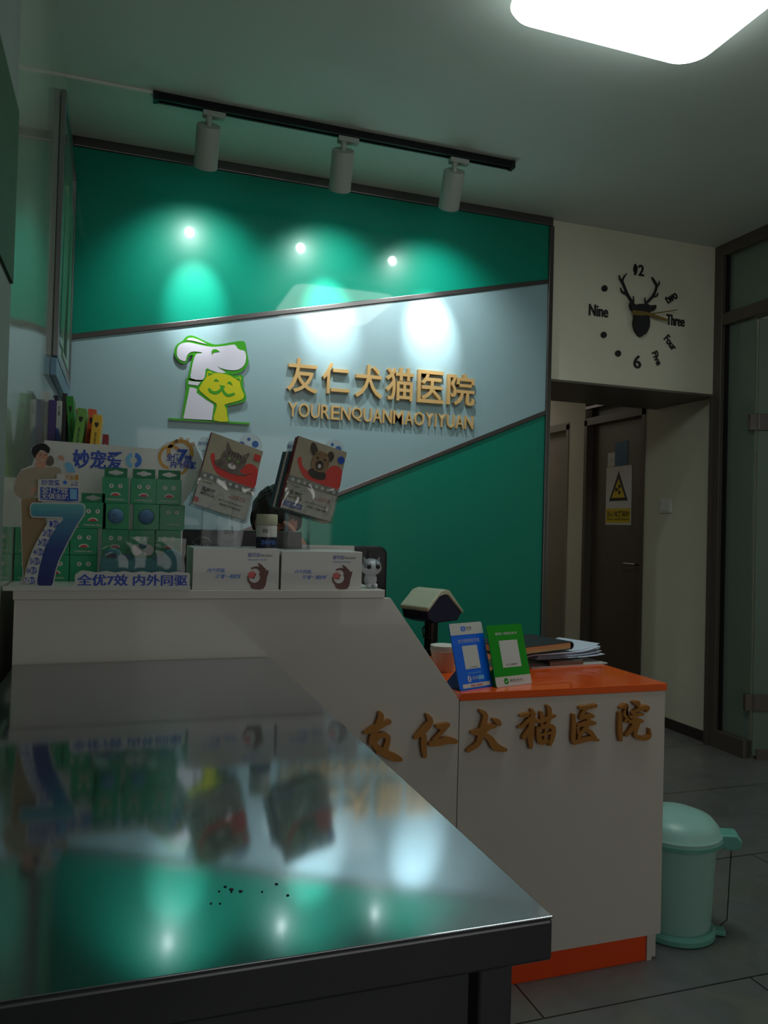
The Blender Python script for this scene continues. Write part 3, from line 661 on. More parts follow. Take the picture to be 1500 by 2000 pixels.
# ------------------------------------------------------------------ trash bin
tx, ty = 1.655, 2.01
bn = thing('pedal_bin', 'mint green plastic pedal bin with domed lid beside the counter', 'trash bin', Matrix.Translation((tx, ty, 0)) @ Matrix.Rotation(math.radians(-32), 4, 'Z') @ Matrix.Scale(.965, 4))
MB().lathe([(0, .028), (.108, .028), (.112, .04), (.125, .285), (.130, .290), (.130, .300), (.118, .300), (.112, .29), (.10, .06), (0, .05)], seg=48).build('bucket', 'mint', bn, smooth=True)
MB().lathe([(0, 0), (.120, 0), (.127, .006), (.127, .020), (.118, .030), (0, .032)], seg=48).build('base_ring', 'mint_dark', bn, smooth=True)
MB().lathe([(0, .300), (.138, .297), (.142, .303), (.142, .318), (.136, .325), (.132, .340), (.112, .362), (.07, .378), (0, .384)], seg=48).build('lid', 'mint', bn, smooth=True)
MB().lathe([(.138, .294), (.1445, .296), (.1445, .308), (.138, .308)], seg=48).build('lid_band', 'mint_dark', bn, smooth=True)
hg = MB().prism([(.125, .282), (.165, .278), (.190, .284), (.196, .310), (.182, .328), (.130, .325)], -.034, .034, 'y'); hg.build('hinge', 'mint_dark', bn, bevel=.006)
MB().tube([(.170, 0, .29), (.160, 0, .05), (.14, 0, .03)], .0016, 8).build('lift_rod', 'black', bn)
MB().box((.10, -.018, .006), (.155, .018, .02)).build('rear_bracket', 'mint_dark', bn, bevel=.003)

# ------------------------------------------------------------------ display tray with toys
ZS = 1.056
dt = thing('display_tray', 'white cardboard display tray with printed header board on the counter left', 'display stand', (0, 0, ZS))
x0_, x1_ = -.232, .162
MB().box((x0_, 1.862, .0), (x1_, 2.235, .0045)).box((x0_, 1.862, .0045), (x1_, 1.868, .010)).build('tray', 'card', dt)
hb = [(-.19, .0045), (.168, .0045), (.168, .21), (.195, .25), (.215, .30), (.215, .33), (.195, .372), (.155, .385), (.12, .375), (.095, .355), (-.19, .362)]
MB().prism(hb, 2.222, 2.225, 'y').build('header_board', 'card', dt)
hx = lambda x: PX(x, 950, 1, 2.222).x
hz = lambda x, y: PX(x, y, 1, 2.222).z-ZS
def ht(s, xa_, ya_, xb_, yb_, m, bold=.012, z_=2.2212):
    p = PX(xa_, yb_, 1, 2.222); q = PX(xb_, ya_, 1, 2.222)
    o = text_obj('lettering', s, m, dt, 0, 0, q.x-p.x, q.z-p.z, z=0, bold=bold, thick=.0010 if len(s) == 3 else .0003)
    o.matrix_parent_inverse = Matrix.Identity(4); o.matrix_basis = frame((p.x, z_, p.z-ZS)); return o
ht('妙宠爱', 142, 882, 240, 914, 'blue_print', .014)
def hprint(name, pts, m, d=.0006):
    P_ = [PX(x, y, 1, 2.222) for x, y in pts]
    return MB().prism([(p.x, p.z-ZS) for p in P_], 2.222-d, 2.2221, 'y').build(name, m, dt)
ring = lambda cx, cy, r0, r1, a0, a1, n=16: circ(cx, cy, r1, n, None, a0, a1) + list(reversed(circ(cx, cy, r0, n, None, a0, a1)))
hprint('brand_ring', ring(260, 899, 6, 15, 100, 260), 'blue_light'); hprint('brand_ring', ring(262, 899, 6, 15, -80, 80), 'blue_mid')
hprint('gold_heart', ring(333, 893, 18.5, 24.5, 100, 330, 20), 'gold_print'); hprint('gold_heart', ring(352, 884, 19, 26.5, 170, 400, 22), 'gold_print')
hprint('gold_heart', ring(349, 909, 14, 19, 0, 130, 14), 'gold_print')
ht('全优', 325, 886, 350, 900, 'blue_print', .02, 2.2208); ht('7', 346, 878, 367, 902, 'blue_print', .05, 2.2205); ht('效', 360, 889, 376, 903, 'blue_print', .02, 2.2208)
ht('内外同驱', 333, 902, 383, 914, 'blue_print', .02, 2.2206)
for s_, x_, y_, m_ in (('犬', 344, 862, 'black_print'), ('猫', 354, 858, 'gold_print'), ('可', 366, 860, 'gold_print'), ('用', 376, 868, 'gold_print')):
    ht(s_, x_-4, y_-4, x_+4, y_+4, m_, .01, 2.2206)
# front lettering strip standing on the tray lip
YS = 1.880
fs = thing('slogan_card', 'white card strip reading 全优7效 内外同驱 in blue at the tray front', 'card sign', frame((PX(146, 1147, 1, YS).x, YS, ZS+.0045)))
fw = PX(370, 1130, 1, YS).x-PX(146, 1130, 1, YS).x; fh = .036
fp = [(0.0, .004), (.004, 0), (fw-.006, 0), (fw, .005), (fw, fh-.003), (fw-.004, fh)]
nb = 13
for i in range(nb): 
    t = i/(nb-1); fp.append((fw-.008-(fw-.014)*t, fh+(.0025 if i % 2 else -.001)))
fp.append((0, fh-.006))
MB().prism(fp, -.001, .001).build('card', 'card', fs)
text_obj('lettering', '全优7效 内外同驱', 'blue_print', fs, .005, .005, fw-.011, .026, z=.0016, bold=.010, thick=.0008)
# green boxed toys
BW = .0625; YB = 2.075; ZB = ZS+.0045
def toy_box(name, lab, x, k, kind='face', hang=False, y=YB, grp='green cat-faced toy boxes'):
    t = thing(name, lab, 'toy box', frame((x, y, ZB+k*.0655)), grp)
    MB().box((0, 0, -.065), (BW, .065, 0)).build('carton', 'toy_green', t, bevel=.0008)
    if hang:
        hp = [(.004, .065), (BW-.004, .065), (BW-.004, .088), (.004, .088)]
        hole = [(.014, .0745), (.024, .0715), (.031, .0695), (.038, .0715), (.049, .0745), (.049, .0785), (.038, .081), (.031, .0835), (.024, .081), (.014, .0785)]
        m_ = MB(); 
        m_.prism([(.004, .065), (BW-.004, .065), (BW-.004, .0695), (.004, .0695)], -.0012, 0).prism([(.004, .0835), (BW-.004, .0835), (BW-.004, .088), (.004, .088)], -.0012, 0)
        m_.prism([(.004, .0695), (.031, .0695), (.024, .0715), (.014, .0745), (.014, .0785), (.024, .081), (.031, .0835), (.004, .0835)], -.0012, 0)
        m_.prism([(BW-.004, .0695), (.031, .0695), (.038, .0715), (.049, .0745), (.049, .0785), (.038, .081), (.031, .0835), (BW-.004, .0835)], -.0012, 0)
        m_.build('hang_tab', 'toy_dark', t)
    if kind == 'face':
        for ex in (.0215, .0425):
            e = MB().prism(circ(ex, .043, .0055, 16), 0, .0006).build('eye', 'eye_white', t)
            MB().prism(circ(ex, .0435, .0011, 8, .0028), .0006, .001).build('pupil', 'black_print', e)
        mo = MB().prism(circ(.032, .0195, .0125, 12, .008, 0, 180), 0, .0006).build('mouth', 'eye_white', t)
        MB().prism(circ(.032, .0185, .009, 12, .006, 0, 180) + [(.028, .0155), (.036, .0155)][:0], .0006, .001).build('tongue', 'red_print', mo)
        text_obj('lettering', 'CHIRPING BALL', 'eye_white', t, .010, .0065, .044, .0045, z=.0006, bold=.012)
        w_ = MB()
        for (a_, b_) in ((.010, .044), (.053, .047), (.014, .052), (.050, .052)): w_.prism([(a_, b_), (a_+.0035, b_+.0005), (a_+.0035, b_+.0012), (a_, b_+.001)], 0, .0005)
        w_.build('whiskers', 'toy_dark', t)
    elif kind == 'ball':
        MB().prism(circ(.031, .033, .0205, 28), 0, .0005).build('window_edge', 'toy_dark', t)
        MB().ball((.031, .033, -.003), (.0195, .0195, .0125), 24, 14).build('ball', 'ball', t, smooth=True)
    elif kind == 'plain':
        for ex in (.0215, .0425):
            e = MB().prism(circ(ex, .046, .005, 16), 0, .0006).build('eye', 'eye_white', t); MB().prism(circ(ex, .0465, .001, 8, .0026), .0006, .001).build('pupil', 'black_print', e)
        text_obj('lettering', 'CHIRPING BALL', 'eye_white', t, .018, .013, .034, .004, z=.0006, bold=.012)
    return t
colx = [PX(x, 1050, 1, YB).x for x in (24, 84, 138, 199, 252, 304)]
colx[1] = colx[2]-.0645; colx[0] = colx[1]-.0645; colx[0] = max(colx[0], XL+.003)
rows = ['bottom', 'second', 'third', 'top']; cname = ['leftmost', 'second', 'third', 'fourth', 'fifth', 'rightmost']
cat0 = toy_box('toy_box', 'x', colx[2], 0)
first = True
for k, c in [(0,0),(0,1),(0,2),(1,0),(1,1),(1,2),(1,3),(1,4),(1,5),(0,3),(0,4),(0,5)]:
    t = cat0 if first else copy_tree(cat0); first = False
    t.matrix_world = frame((colx[c]+random.uniform(-.001, .001), YB+random.uniform(0, .003), ZB+k*.0655))
    hid = k == 0 and c >= 3
    t['label'] = (f'green cat-faced toy box behind the bone packet, {cname[c]} box of the bottom row' if hid else f'green cat-faced toy box, {cname[c]} from the left in the {rows[k]} row of the stack')
toy_box('toy_box', 'green cat-faced toy box with hanging tab, third row, right behind the tall number seven', colx[2]+.018, 2, 'face', True)
toy_box('toy_box', 'green toy box with round window showing blue ball, left one of two', colx[3], 2, 'ball')
toy_box('toy_box', 'green toy box with round window showing blue ball, right one of two', colx[4]+.009, 2, 'ball')
toy_box('toy_box', 'shaded green toy box with eyes only, right of the two ball-window boxes', colx[5]+.008, 2, 'plain', y=YB+.004)
for c, off in ((3, -.003), (4, 0), (5, -.002)):
    toy_box('toy_box', f"green cat-faced toy box with hanging tab, top row, {['left','middle','right'][c-3]} of three", colx[c]+off, 3, 'face', True)
# bone packet
YP = 1.965
b0, b1 = PX(190, 1118, 1, YP), PX(363, 1052, 1, YP)
bp_ = thing('bone_toy_packet', 'teal bone-shaped dog toy in clear film bag in front of green boxes', 'pet toy', frame((b0.x, YP, ZB)) @ Matrix.Diagonal((1, 1.27, 1, 1)))
bw, bh = b1.x-b0.x, (b1.z-ZB)/1.27
bo = smooth2([(.010, .010), (.006, .045), (.020, .066), (.045, .066), (.062, .052), (bw*.5, .050), (bw-.062, .052), (bw-.045, .066), (bw-.020, .066), (bw-.005, .045), (bw-.010, .010), (bw*.7, .006), (bw*.3, .006)], n=5)
MB().prism(bo, -.014, .0).build('bone', 'bone', bp_, bevel=.004)
MB().prism(circ(bw*.5-.013, .066, .0125, 20, .0105), .0005, .0015).prism(circ(bw*.5+.013, .066, .0125, 20, .0105), .0005, .0015).build('muzzle', 'pinkw', bp_)
MB().prism(circ(bw*.5, .074, .009, 16, .006), .0015, .0024).build('nose', 'bone2', bp_)
MB().prism(rrect(bw*.25, .046, bw*.40, .058, .005), .0, .0006).prism(rrect(bw*.62, .046, bw*.76, .058, .005), .0, .0006).build('eye_patch', 'bone2', bp_)
MB().box((.020, .050, .0003), (.041, .059, .0012)).build('tag_label', 'navy', bp_)
MB().prism(rrect(.058, .016, .082, .026, .004), .002, .006).build('pen_cap', 'purple', bp_); MB().prism(rrect(.082, .017, bw-.030, .025, .003), .002, .006).build('clear_tube', 'film', bp_)
MB().box((.058, .010, .001), (bw-.05, .014, .0025)).build('red_line', 'red_print', bp_)
MB().prism([(0, 0), (bw, 0), (bw, bh), (bw*.6, bh+.003), (bw*.3, bh+.001), (0, bh)], .008, .0085).build('film_bag', 'bagfilm', bp_)

# standee with the tall seven
YN = 1.902
def sp_(pts, oy_=820, k=7.5, y=YN):
    out = []
    for p in pts:
        q = PX(p[0]/k, oy_+p[1]/k, 1, y); out.append((q.x-S0.x, q.z-S0.z) + ((p[2]/k/826,) if len(p) > 2 else ()))
    return out
S0 = PX(100, 1147, 1, YN); S0.z = ZS+.0045
sd = thing('number_seven_standee', 'tall blue number seven cardboard cutout standing on the display tray', 'cardboard cutout', frame((S0.x, YN, S0.z)))
s7 = lambda pts: sp_(pts, 980)
out7 = [(470,10),(1200,22),(1243,45),(1255,90),(1245,190),(1140,340),(980,640),(870,870),(825,1010),(790,1200),(760,1240),(570,1240),(535,1220),(530,1180),(360,1200),(355,1120),(390,960),(430,830),(480,700),(550,560),(630,420),(720,270),(910,262),(900,240),(480,232),(440,200),(435,60)]
MB().prism(s7(out7), -.002, .0).build('backing_card', 'card', sd)
in7 = [(490,25),(1185,36),(1225,55),(1238,95),(1228,185),(1125,335),(965,635),(855,865),(810,1008),(775,1190),(750,1228),(575,1228),(548,1205),(545,1150),(580,950),(650,700),(740,500),(850,340),(925,262),(910,222),(495,215),(458,190),(452,70)]
MB().prism(s7(in7), -.0003, .0006).build('number_seven', 'seven', sd)
heads = [('1', (725,275,860,375)), ('2', (625,405,790,510)), ('3', (555,545,715,650)), ('4', (485,685,655,790)), ('5', (435,820,600,925)), ('6', (390,955,550,1060)), ('7', (360,1100,535,1205))]
for d_, (a0, b0_, a1, b1_) in heads:
    p, q = s7([(a0, b1_), (a1, b0_)]); wq, hq = q[0]-p[0], q[1]-p[1]
    MB().prism(circ(p[0]+wq*.6, p[1]+hq*.5, hq*.5, 14), 0, .0005).build('bullet', 'blue_print', sd)
    text_obj('lettering', d_, 'blue_print', sd, p[0], p[1]+hq*.1, wq*.22, hq*.8, z=.0004, bold=.012)
    text_obj('lettering', '重护', 'card', sd, p[0]+wq*.30, p[1]+hq*.12, wq*.62, hq*.72, z=.0009, bold=.01)
hc = [(555,870),(830,860),(830,790),(1160,780),(1165,990),(1170,1190),(560,1190),(550,1080)]
sg = thing('slogan_standee', 'white cut card with blue slogans standing above the number seven', 'cardboard cutout', frame((S0.x, YN+.003, S0.z)))
MB().prism(sp_(hc), -.002, 0).prism(sp_([(640,1190),(1100,1190),(1100,1350),(640,1350)]), -.006, -.004).prism(sp_([(700,1180),(760,1180),(760,2445),(700,2445)]), -.006, -.003).build('backing_card', 'card', sg)
def st_(s, a0, b0_, a1, b1_, m, bold=.012, z=.0006):
    p, q = sp_([(a0, b1_), (a1, b0_)]); return text_obj('lettering', s, m, sg, p[0], p[1], q[0]-p[0], q[1]-p[1], z=z, bold=bold)
st_('妙宠爱', 605, 880, 880, 955, 'blue_print'); 
MB().prism(sp_([(590,985),(1145,1000),(1145,1185),(1000,1195),(590,1165)]), 0, .0004).build('blue_band', 'blue_print', sg)
st_('全优7效', 600, 990, 1000, 1070, 'card', .02, .0008); st_('无惧虫扰', 600, 1085, 1000, 1160, 'card', .02, .0008)
MB().prism(sp_([(1025,1010),(1125,1015),(1125,1165),(1025,1160)]), .0004, .0008).build('panel_print', 'blue_light', sg)
st_('犬猫', 945, 800, 1085, 875, 'gold_print', .02); MB().prism(sp_([(1095,805),(1150,805),(1150,880),(1095,880)]), 0, .0004).build('gold_tag', 'gold_print', sg)
hr = sp_([(930,890),(980,895)]); MB().prism(circ(hr[0][0]+.003, hr[0][1]-.004, .0045, 14), 0, .0004).build('brand_ring', 'blue_mid', sg)
st_('一次', 1040, 900, 1140, 930, 'blue_print', .01); st_('新升级', 1040, 940, 1140, 968, 'blue_print', .01)
# printed life-like person on clear card, behind the seven
YQ = 1.925
pc = thing('person_standee', 'flat cutout print of a dark-haired person in beige sweater holding a grey cat', 'cardboard cutout', frame((S0.x, YQ, S0.z)))
S_q = lambda pts: sp_(pts, 820, 7.5, YQ)
MB().prism(S_q([(450,430),(500,370),(640,335),(740,400),(830,460),(960,480),(1030,560),(1110,700),(1150,790),(830,880),(600,980),(560,1200),(680,1300),(680,2420),(260,2420),(330,2300),(300,1500),(310,1300),(190,1060),(200,960),(260,800),(320,720),(470,660),(500,560)]), -.002, -.001).build('backing_card', 'card', pc)
def pp(name, pts, m, z0, z1, n=3): return MB().prism(smooth2(S_q(pts), n=n), z0, z1).build(name, m, pc)
pp('trousers_print', [(330,1150),(560,1150),(600,1300),(680,1500),(640,2000),(560,2280),(500,2300),(480,1900),(420,2300),(350,2290),(320,1800),(320,1400)], 'khaki', -.001, -.0005)
pp('sweater_print', [(560,690),(640,700),(760,690),(860,700),(900,760),(850,870),(620,870),(560,1000),(540,1110),(340,1160),(230,1090),(200,1000),(260,820),(340,730)], 'knit', -.001, 0)
pp('sleeve_print', [(950,640),(1010,620),(1070,680),(1100,760),(990,760),(960,700)], 'blue_light', -.001, 0)
pp('hand_print', [(850,540),(900,520),(935,560),(930,600),(890,580)], 'skin_print', 0, .0004)
pp('hand_print', [(470,1010),(550,980),(560,1020),(500,1060),(470,1110),(450,1080)], 'skin_print', 0, .0004)
pp('neck_print', [(525,620),(660,620),(665,690),(600,710),(530,700)], 'skin_print', 0, .0003)
pp('face_print', [(530,500),(600,470),(690,490),(690,570),(660,630),(600,640),(545,600),(520,550)], 'skin_print', .0003, .0006)
pp('hair_print', [(465,430),(520,370),(640,345),(720,400),(728,460),(700,500),(690,480),(610,440),(560,480),(525,530),(515,560),(480,520)], 'hair', .0006, .0009)
pp('smile_print', [(590,575),(625,592),(658,580),(630,600),(605,596)], 'eye_white', .0006, .0009)
pp('eye_print', [(575,510),(605,505),(608,512),(580,518)], 'black_print', .0006, .0009); pp('eye_print', [(650,512),(680,510),(680,518),(652,520)], 'black_print', .0006, .0009)
pp('cat_print', [(670,640),(680,570),(740,520),(780,560),(790,620),(760,670),(700,675)], 'fur', -.0005, .0001)

# ------------------------------------------------------------------ white printed display boxes
def nex(i, xa_, xb_, z1, lab):
    A, B = PX(xa_, 1152, 1, YC+.012), PX(xb_, 1152, 1, YC+.012)
    w_, h_ = B.x-A.x, z1-ZS
    t = thing('display_box', lab, 'display box', frame((A.x, YC+.012, ZS)), 'white printed boxes on the counter')
    MB().box((0, 0, -.185), (w_, h_, 0)).build('carton', 'card', t, bevel=.001)
    u, v = w_/172., h_/83.
    text_obj('lettering', '内外同驱,', 'blue_mid', t, 28*u, 34*v, 36*u, 9*v, bold=.012, shear=.2); text_obj('lettering', '只“需”一颗就够', 'blue_mid', t, 44*u, 22*v, 52*u, 9*v, bold=.012, shear=.2)
    text_obj('lettering', '超可信', 'blue_print', t, 108*u, 66*v, 24*u, 9*v, bold=.012); text_obj('lettering', 'NexGard', 'navy', t, 133*u, 67*v, 24*u, 6*v, bold=.0)
    text_obj('lettering', '阿福拉纳咀嚼片犬用驱虫药', 'blue_mid', t, 108*u, 59*v, 38*u, 3.2*v)
    hm = MB(); q = lambda L_: [(x*u, y*v, r*u) for x, y, r in L_]
    hm.prism(smooth2([(x*u, y*v) for x, y in [(118,2),(141,2),(147,20),(146,32),(138,36),(128,30),(122,14),(114,12)]], n=3), 0, .0005)
    for st in ([(144,26,4),(147,34,3.2),(149,38,2)], [(141,30,4),(142,40,3.4),(133,47,2.2)], [(139,30,4),(134,40,3.4),(126,45,2.4),(116,43,1.6)], [(120,10,4.5),(112,18,3.4),(110,26,2.4)], [(143,22,4),(138,44,2.8),(130,52,1.8)]):
        stroke(hm, q(st), 0, .0005)
    hm.build('hand_print', 'hand_print', t)
    MB().prism(circ(122*u, 25*v, 11*u, 22), .0005, .0009).build('tablet_print', 'card', t)
    MB().prism(circ(117*u, 30*v, 8*u, 20, 7.5*u), .0009, .0012).build('pink_print', 'swoosh', t)
    MB().prism(circ(121*u, 24*v, 1.6*u, 10), .0012, .0014).prism(circ(124*u, 31*v, 1.4*u, 10), .0012, .0014).build('dog_face_print', 'black_print', t)
    return t, A, w_, h_
n1 = nex(0, 375, 544, 1.154, 'white printed display box on the counter, left one under the cat brochure')
n2 = nex(1, 548, 706, 1.150, 'white printed display box on the counter, right one beside the cat figurine')
tag(MB().box((PX(590,1072,1,2.08).x, 2.08, ZS), (PX(692,1072,1,2.08).x, 2.09, 1.160)).build('card_sheet', 'card'), 'thin white card standing behind the right display box', 'card')

# clear brochure holders with round headers
def holder(lab, ztop, xa_, xb_, side, disc, yb_=2.05):
    A, B = PX(xa_, 1040, 1, yb_).x, PX(xb_, 1040, 1, yb_).x
    t = thing('acrylic_holder', lab, 'brochure holder', frame((A, yb_, ztop)), 'clear acrylic brochure holders')
    w_ = B-A
    MB().prism([(0, 0), (w_, 0), (w_, .105), (w_-.01, .12), (.01, .12), (0, .105)], -.002, 0).build('back_sheet', 'acrylic', t)
    MB().box((0, 0, 0), (.002, .10, .040)).box((w_-.002, 0, 0), (w_, .10, .040)).box((0, 0, 0), (w_, .002, .040)).build('side_sheet', 'acrylic', t)
    for (dx, dy, r_, kind) in disc:
        P_ = PX(dx, dy, 1, yb_); c_ = (P_.x-A, P_.z-ztop)
        d_ = MB().prism(circ(c_[0], c_[1], r_, 32), -.0035, -.002)
        ds = d_.prism([(w_*.4, .11), (w_*.6, .11), (c_[0]+.01, c_[1]-r_+.005), (c_[0]-.01, c_[1]-r_+.005)], -.003, -.0025).build('header_disc', 'disc', t)
        if kind:
            for (ex, ey, er) in ((-.022, .002, .0075), (-.004, .016, .0045), (.013, .004, .009), (.016, -.018, .009)):
                MB().prism(circ(c_[0]+ex, c_[1]+ey, er, 18), -.002, -.0016).build('blue_dot', 'blue_mid', ds)
        else:
            text_obj('lettering', '超可信', 'blue_print', ds, c_[0]-.016, c_[1]-.003, .026, .010, z=-.0016, bold=.012)
    return t
holder('clear acrylic brochure stand behind the cat brochure, standing on the left white box', 1.1545, 392, 470, 1, [(400, 868, .019, 0), (489, 870, .031, 1)])
holder('clear acrylic brochure stand behind the dog brochures, standing on the right white box', 1.1505, 556, 600, 1, [(574, 874, .019, 0), (652, 880, .030, 1)])
# brochures in tilted clear pockets
def pocket(o, yaw, lean, roll, w_, h_, d_, lab):
    t = thing('brochure_pocket', lab, 'brochure holder', frame(o, yaw, lean, roll), 'tilted clear brochure pockets')
    MB().box((-.003, -.003, -.003-d_), (w_+.003, h_*.98, -.001-d_)).build('back_sheet', 'acrylic', t)
    MB().box((-.003, -.003, .0135), (w_+.003, h_*.46, .015)).build('front_sheet', 'wrinkled', t)
    MB().box((-.003, -.005, -.003-d_), (w_+.003, -.003, .015)).build('bottom_sheet', 'acrylic', t)
    MB().box((-.005, -.003, -.003-d_), (-.003, h_*.46, .015)).build('side_sheet', 'acrylic', t)
    MB().box((w_+.003, -.003, -.003-d_), (w_+.005, h_*.46, .015)).build('side_sheet', 'acrylic', t)
    return t
def brochure(fm, w_, h_, animal, lab, tagm, th=.012):
    t = thing('brochure_box', lab, 'brochure', fm, None)
    MB().box((0, 0, 0), (w_, h_, th)).build('carton', 'brochure', t, bevel=.0006)
    MB().box((0, 0, .0), (-.0006, h_, th)).build('spine', 'b_red', t)
    z = th; e = .0004
    u, v = w_/100., h_/134.   # face 100 x 134
    pr = lambda name, pts, m, a, b: MB().prism([(x*u, y*v) for x, y in pts], z+a*e, z+b*e).build(name, m, t)
    pr('photo_print', [(0,58),(100,58),(100,134),(0,134)], 'photo_bg', 0, 1)
    pr('red_swoosh', smooth2([(14,98),(20,84),(34,76),(52,73),(64,78),(70,92),(78,101),(88,103),(98,98),(100,92),(100,60),(75,60),(35,62),(18,74),(8,92)], n=3), 'swoosh', 1, 2)
    pr('grey_band', [(0,48),(100,48),(100,60),(0,60)], 'greyband', 1, 3)
    for i in range(8): pr('icon', circ(8+12*i, 54, 3.2, 14), 'card', 3, 4)
    if animal == 'cat':
        hd = pr('cat_print', smooth2([(26,92),(28,106),(33,112),(32,127),(44,114),(56,114),(64,112),(76,122),(74,106),(72,92),(66,84),(74,80),(86,84),(90,88),(78,78),(62,74),(42,74),(22,78),(18,86)], n=3), 'fur', 2, 4)
        for ex in (42, 58): pr('eye_print', circ(ex, 98, 3, 12, 2.2), 'b_lgreen', 4, 5)
        pr('muzzle_print', circ(50, 86, 8, 16, 5), 'pinkw', 4, 5); pr('nose_print', [(48,90),(52,90),(50,87)], 'fur_dark', 5, 6)
        for k in range(5): pr('stripe_print', [(38+k*6,104),(39.5+k*6,104),(41+k*5,111),(39.5+k*5,111)], 'fur_dark', 4, 5)
    else:
        pr('body_print', smooth2([(38,84),(64,84),(70,74),(60,68),(44,68),(34,74)], n=3), 'fur_dark', 2, 3)
        pr('ear_print', smooth2([(36,108),(28,118),(28,130),(36,128),(44,116)], n=3), 'fur_dark', 2, 4); pr('ear_print', smooth2([(62,116),(68,126),(76,120),(74,108),(66,108)], n=3), 'fur_dark', 2, 4)
        pr('head_print', smooth2([(36,104),(42,118),(54,120),(64,116),(70,102),(68,88),(58,82),(44,82),(36,90)], n=3), 'fur_tan', 3, 5)
        pr('beard_print', circ(52, 94, 8, 16, 9), 'fur_dark', 5, 6); pr('tongue_print', circ(52, 92, 3.4, 12, 4), 'pinkw', 6, 7)
        for ex in (45, 60): pr('eye_print', circ(ex, 106, 2.4, 10), 'black_print', 5, 6)
        pr('nose_print', circ(52, 100, 2.6, 10, 2), 'black_print', 6, 7)
    pr('corner_badge', [(86,112),(98,112),(98,124),(86,124)] if animal == 'cat' else circ(92, 116, 7, 16), 'swoosh' if animal == 'cat' else 'blue_print', 2, 4)
    tx_ = lambda s, a, b, c, d, m, bold=.01, k=1.5: text_obj('lettering', s, m, t, a*u, b*v, c*u, d*v, z=z+k*e, bold=bold)
    tx_('勃林格殷格翰', 8, 42, 16, 2.5, 'black_print'); tx_('莫瑟欣', 8, 26, 26, 9, 'black_print', .03); tx_('MOPSION', 8, 20, 26, 5, 'black_print', .03)
    tx_('非泼罗尼', 66, 34, 24, 3, 'red_print'); tx_('吡虫啉滴剂', 58, 30, 32, 3, 'red_print'); tx_('复方滴剂 外用驱虫', 42, 20, 46, 3, 'black_print'); tx_('猫用体外驱虫药' if animal == 'cat' else '犬用体外驱虫药', 46, 12, 40, 4.5, 'black_print', .02)
    pr('tag_band', [(0,4),(8,4),(8,13),(0,13)] if animal == 'cat' else [(2,4),(38,4),(38,14),(2,14)], tagm, 0, 1.2)
    if animal == 'dog': tx_('1支 适用犬', 8, 6, 26, 6, 'card', .01, 1.6)
    return t
Fc = frame((.168, 1.98, 1.259), 12.3, 9.8, -16.4)
pocket((.168, 1.98, 1.259), 12.3, 9.8, -16.4, .142, .192, .006, 'tilted clear pocket holding the cat brochure box')
brochure(Fc, .142, .192, 'cat', 'tilted red and white brochure box with a grey tabby cat photo', 'red_print')
Fd = frame((.388, 1.975, 1.258), 10, 2, -13.5)
pocket((.388, 1.975, 1.258), 10, 2, -13.5, .142, .190, .042, 'tilted clear pocket holding the stack of dog brochures')
brochure(Fd, .142, .190, 'dog', 'tilted red and white brochure box with a small brown dog photo, front of stack', 'blue_print')
bk = MB().box((0, 0, 0), (.141, .172, .007))
for k in range(4):
    m_ = ['b_red', 'teal_edge', 'brochure', 'teal_edge'][k]
    o = MB().box((0, 0, 0), (.142, [.188, .15, .150, .148][k], .0085)).build('booklet', m_, bevel=.0006)
    o.matrix_world = Fd @ Matrix.Translation((-.0015-.0045*k, 0, -.0095*(k+1)))
    tag(o, ['dark red edged booklet right behind the dog brochure box', 'teal booklet, second behind the dog brochure box', 'cream booklet between two teal booklets behind the dog brochure', 'teal booklet, rearmost in the stack behind the dog brochure'][k], 'booklet', 'booklets behind the dog brochure')
# props that hold the pockets up
def strut(o_, a, b, name='pocket_arm'):
    inv = o_.matrix_world.inverted(); bpy.context.view_layer.update()
    MB().tube([o_.matrix_world.inverted() @ Vector(a), o_.matrix_world.inverted() @ Vector(b)], .0018, 6).build(name, 'acrylic', o_)
bpy.context.view_layer.update()
pk = [o for o in bpy.data.objects if o.name.startswith('brochure_pocket')]
strut(pk[0], (.235, 2.0, 1.26), (.235, 2.0, 1.156)); strut(pk[0], (.27, 2.0, 1.25), (.275, 2.0, 1.156))
strut(pk[1], (.45, 2.0, 1.255), (.45, 2.0, 1.152)); strut(pk[1], (.405, 2.0, 1.265), (.405, 2.0, 1.152))
# small clear card holder
ch = thing('card_holder', 'small tapered clear card holder beside the white bottle', 'card holder', frame((PX(424, 1060, 1, 1.965).x, 1.965, 1.1545), 0, 6))
MB().prism([(.006, 0), (.058, 0), (.068, .052), (0, .052)], 0, .002).build('front_sheet', 'acrylic', ch)
MB().prism([(.002, 0), (.060, 0), (.066, .075), (-.002, .075)], -.012, -.010).build('back_sheet', 'acrylic', ch)
MB().box((.004, 0, -.012), (.060, .002, .002)).build('bottom_sheet', 'acrylic', ch)
MB().prism([(.012, .020), (.050, .020), (.052, .055), (.010, .055)], -.008, -.0075).build('card', 'film', ch)
text_obj('lettering', '超可信', 'black_print', ch, .018, .032, .024, .012, z=-.0072, bold=.012)
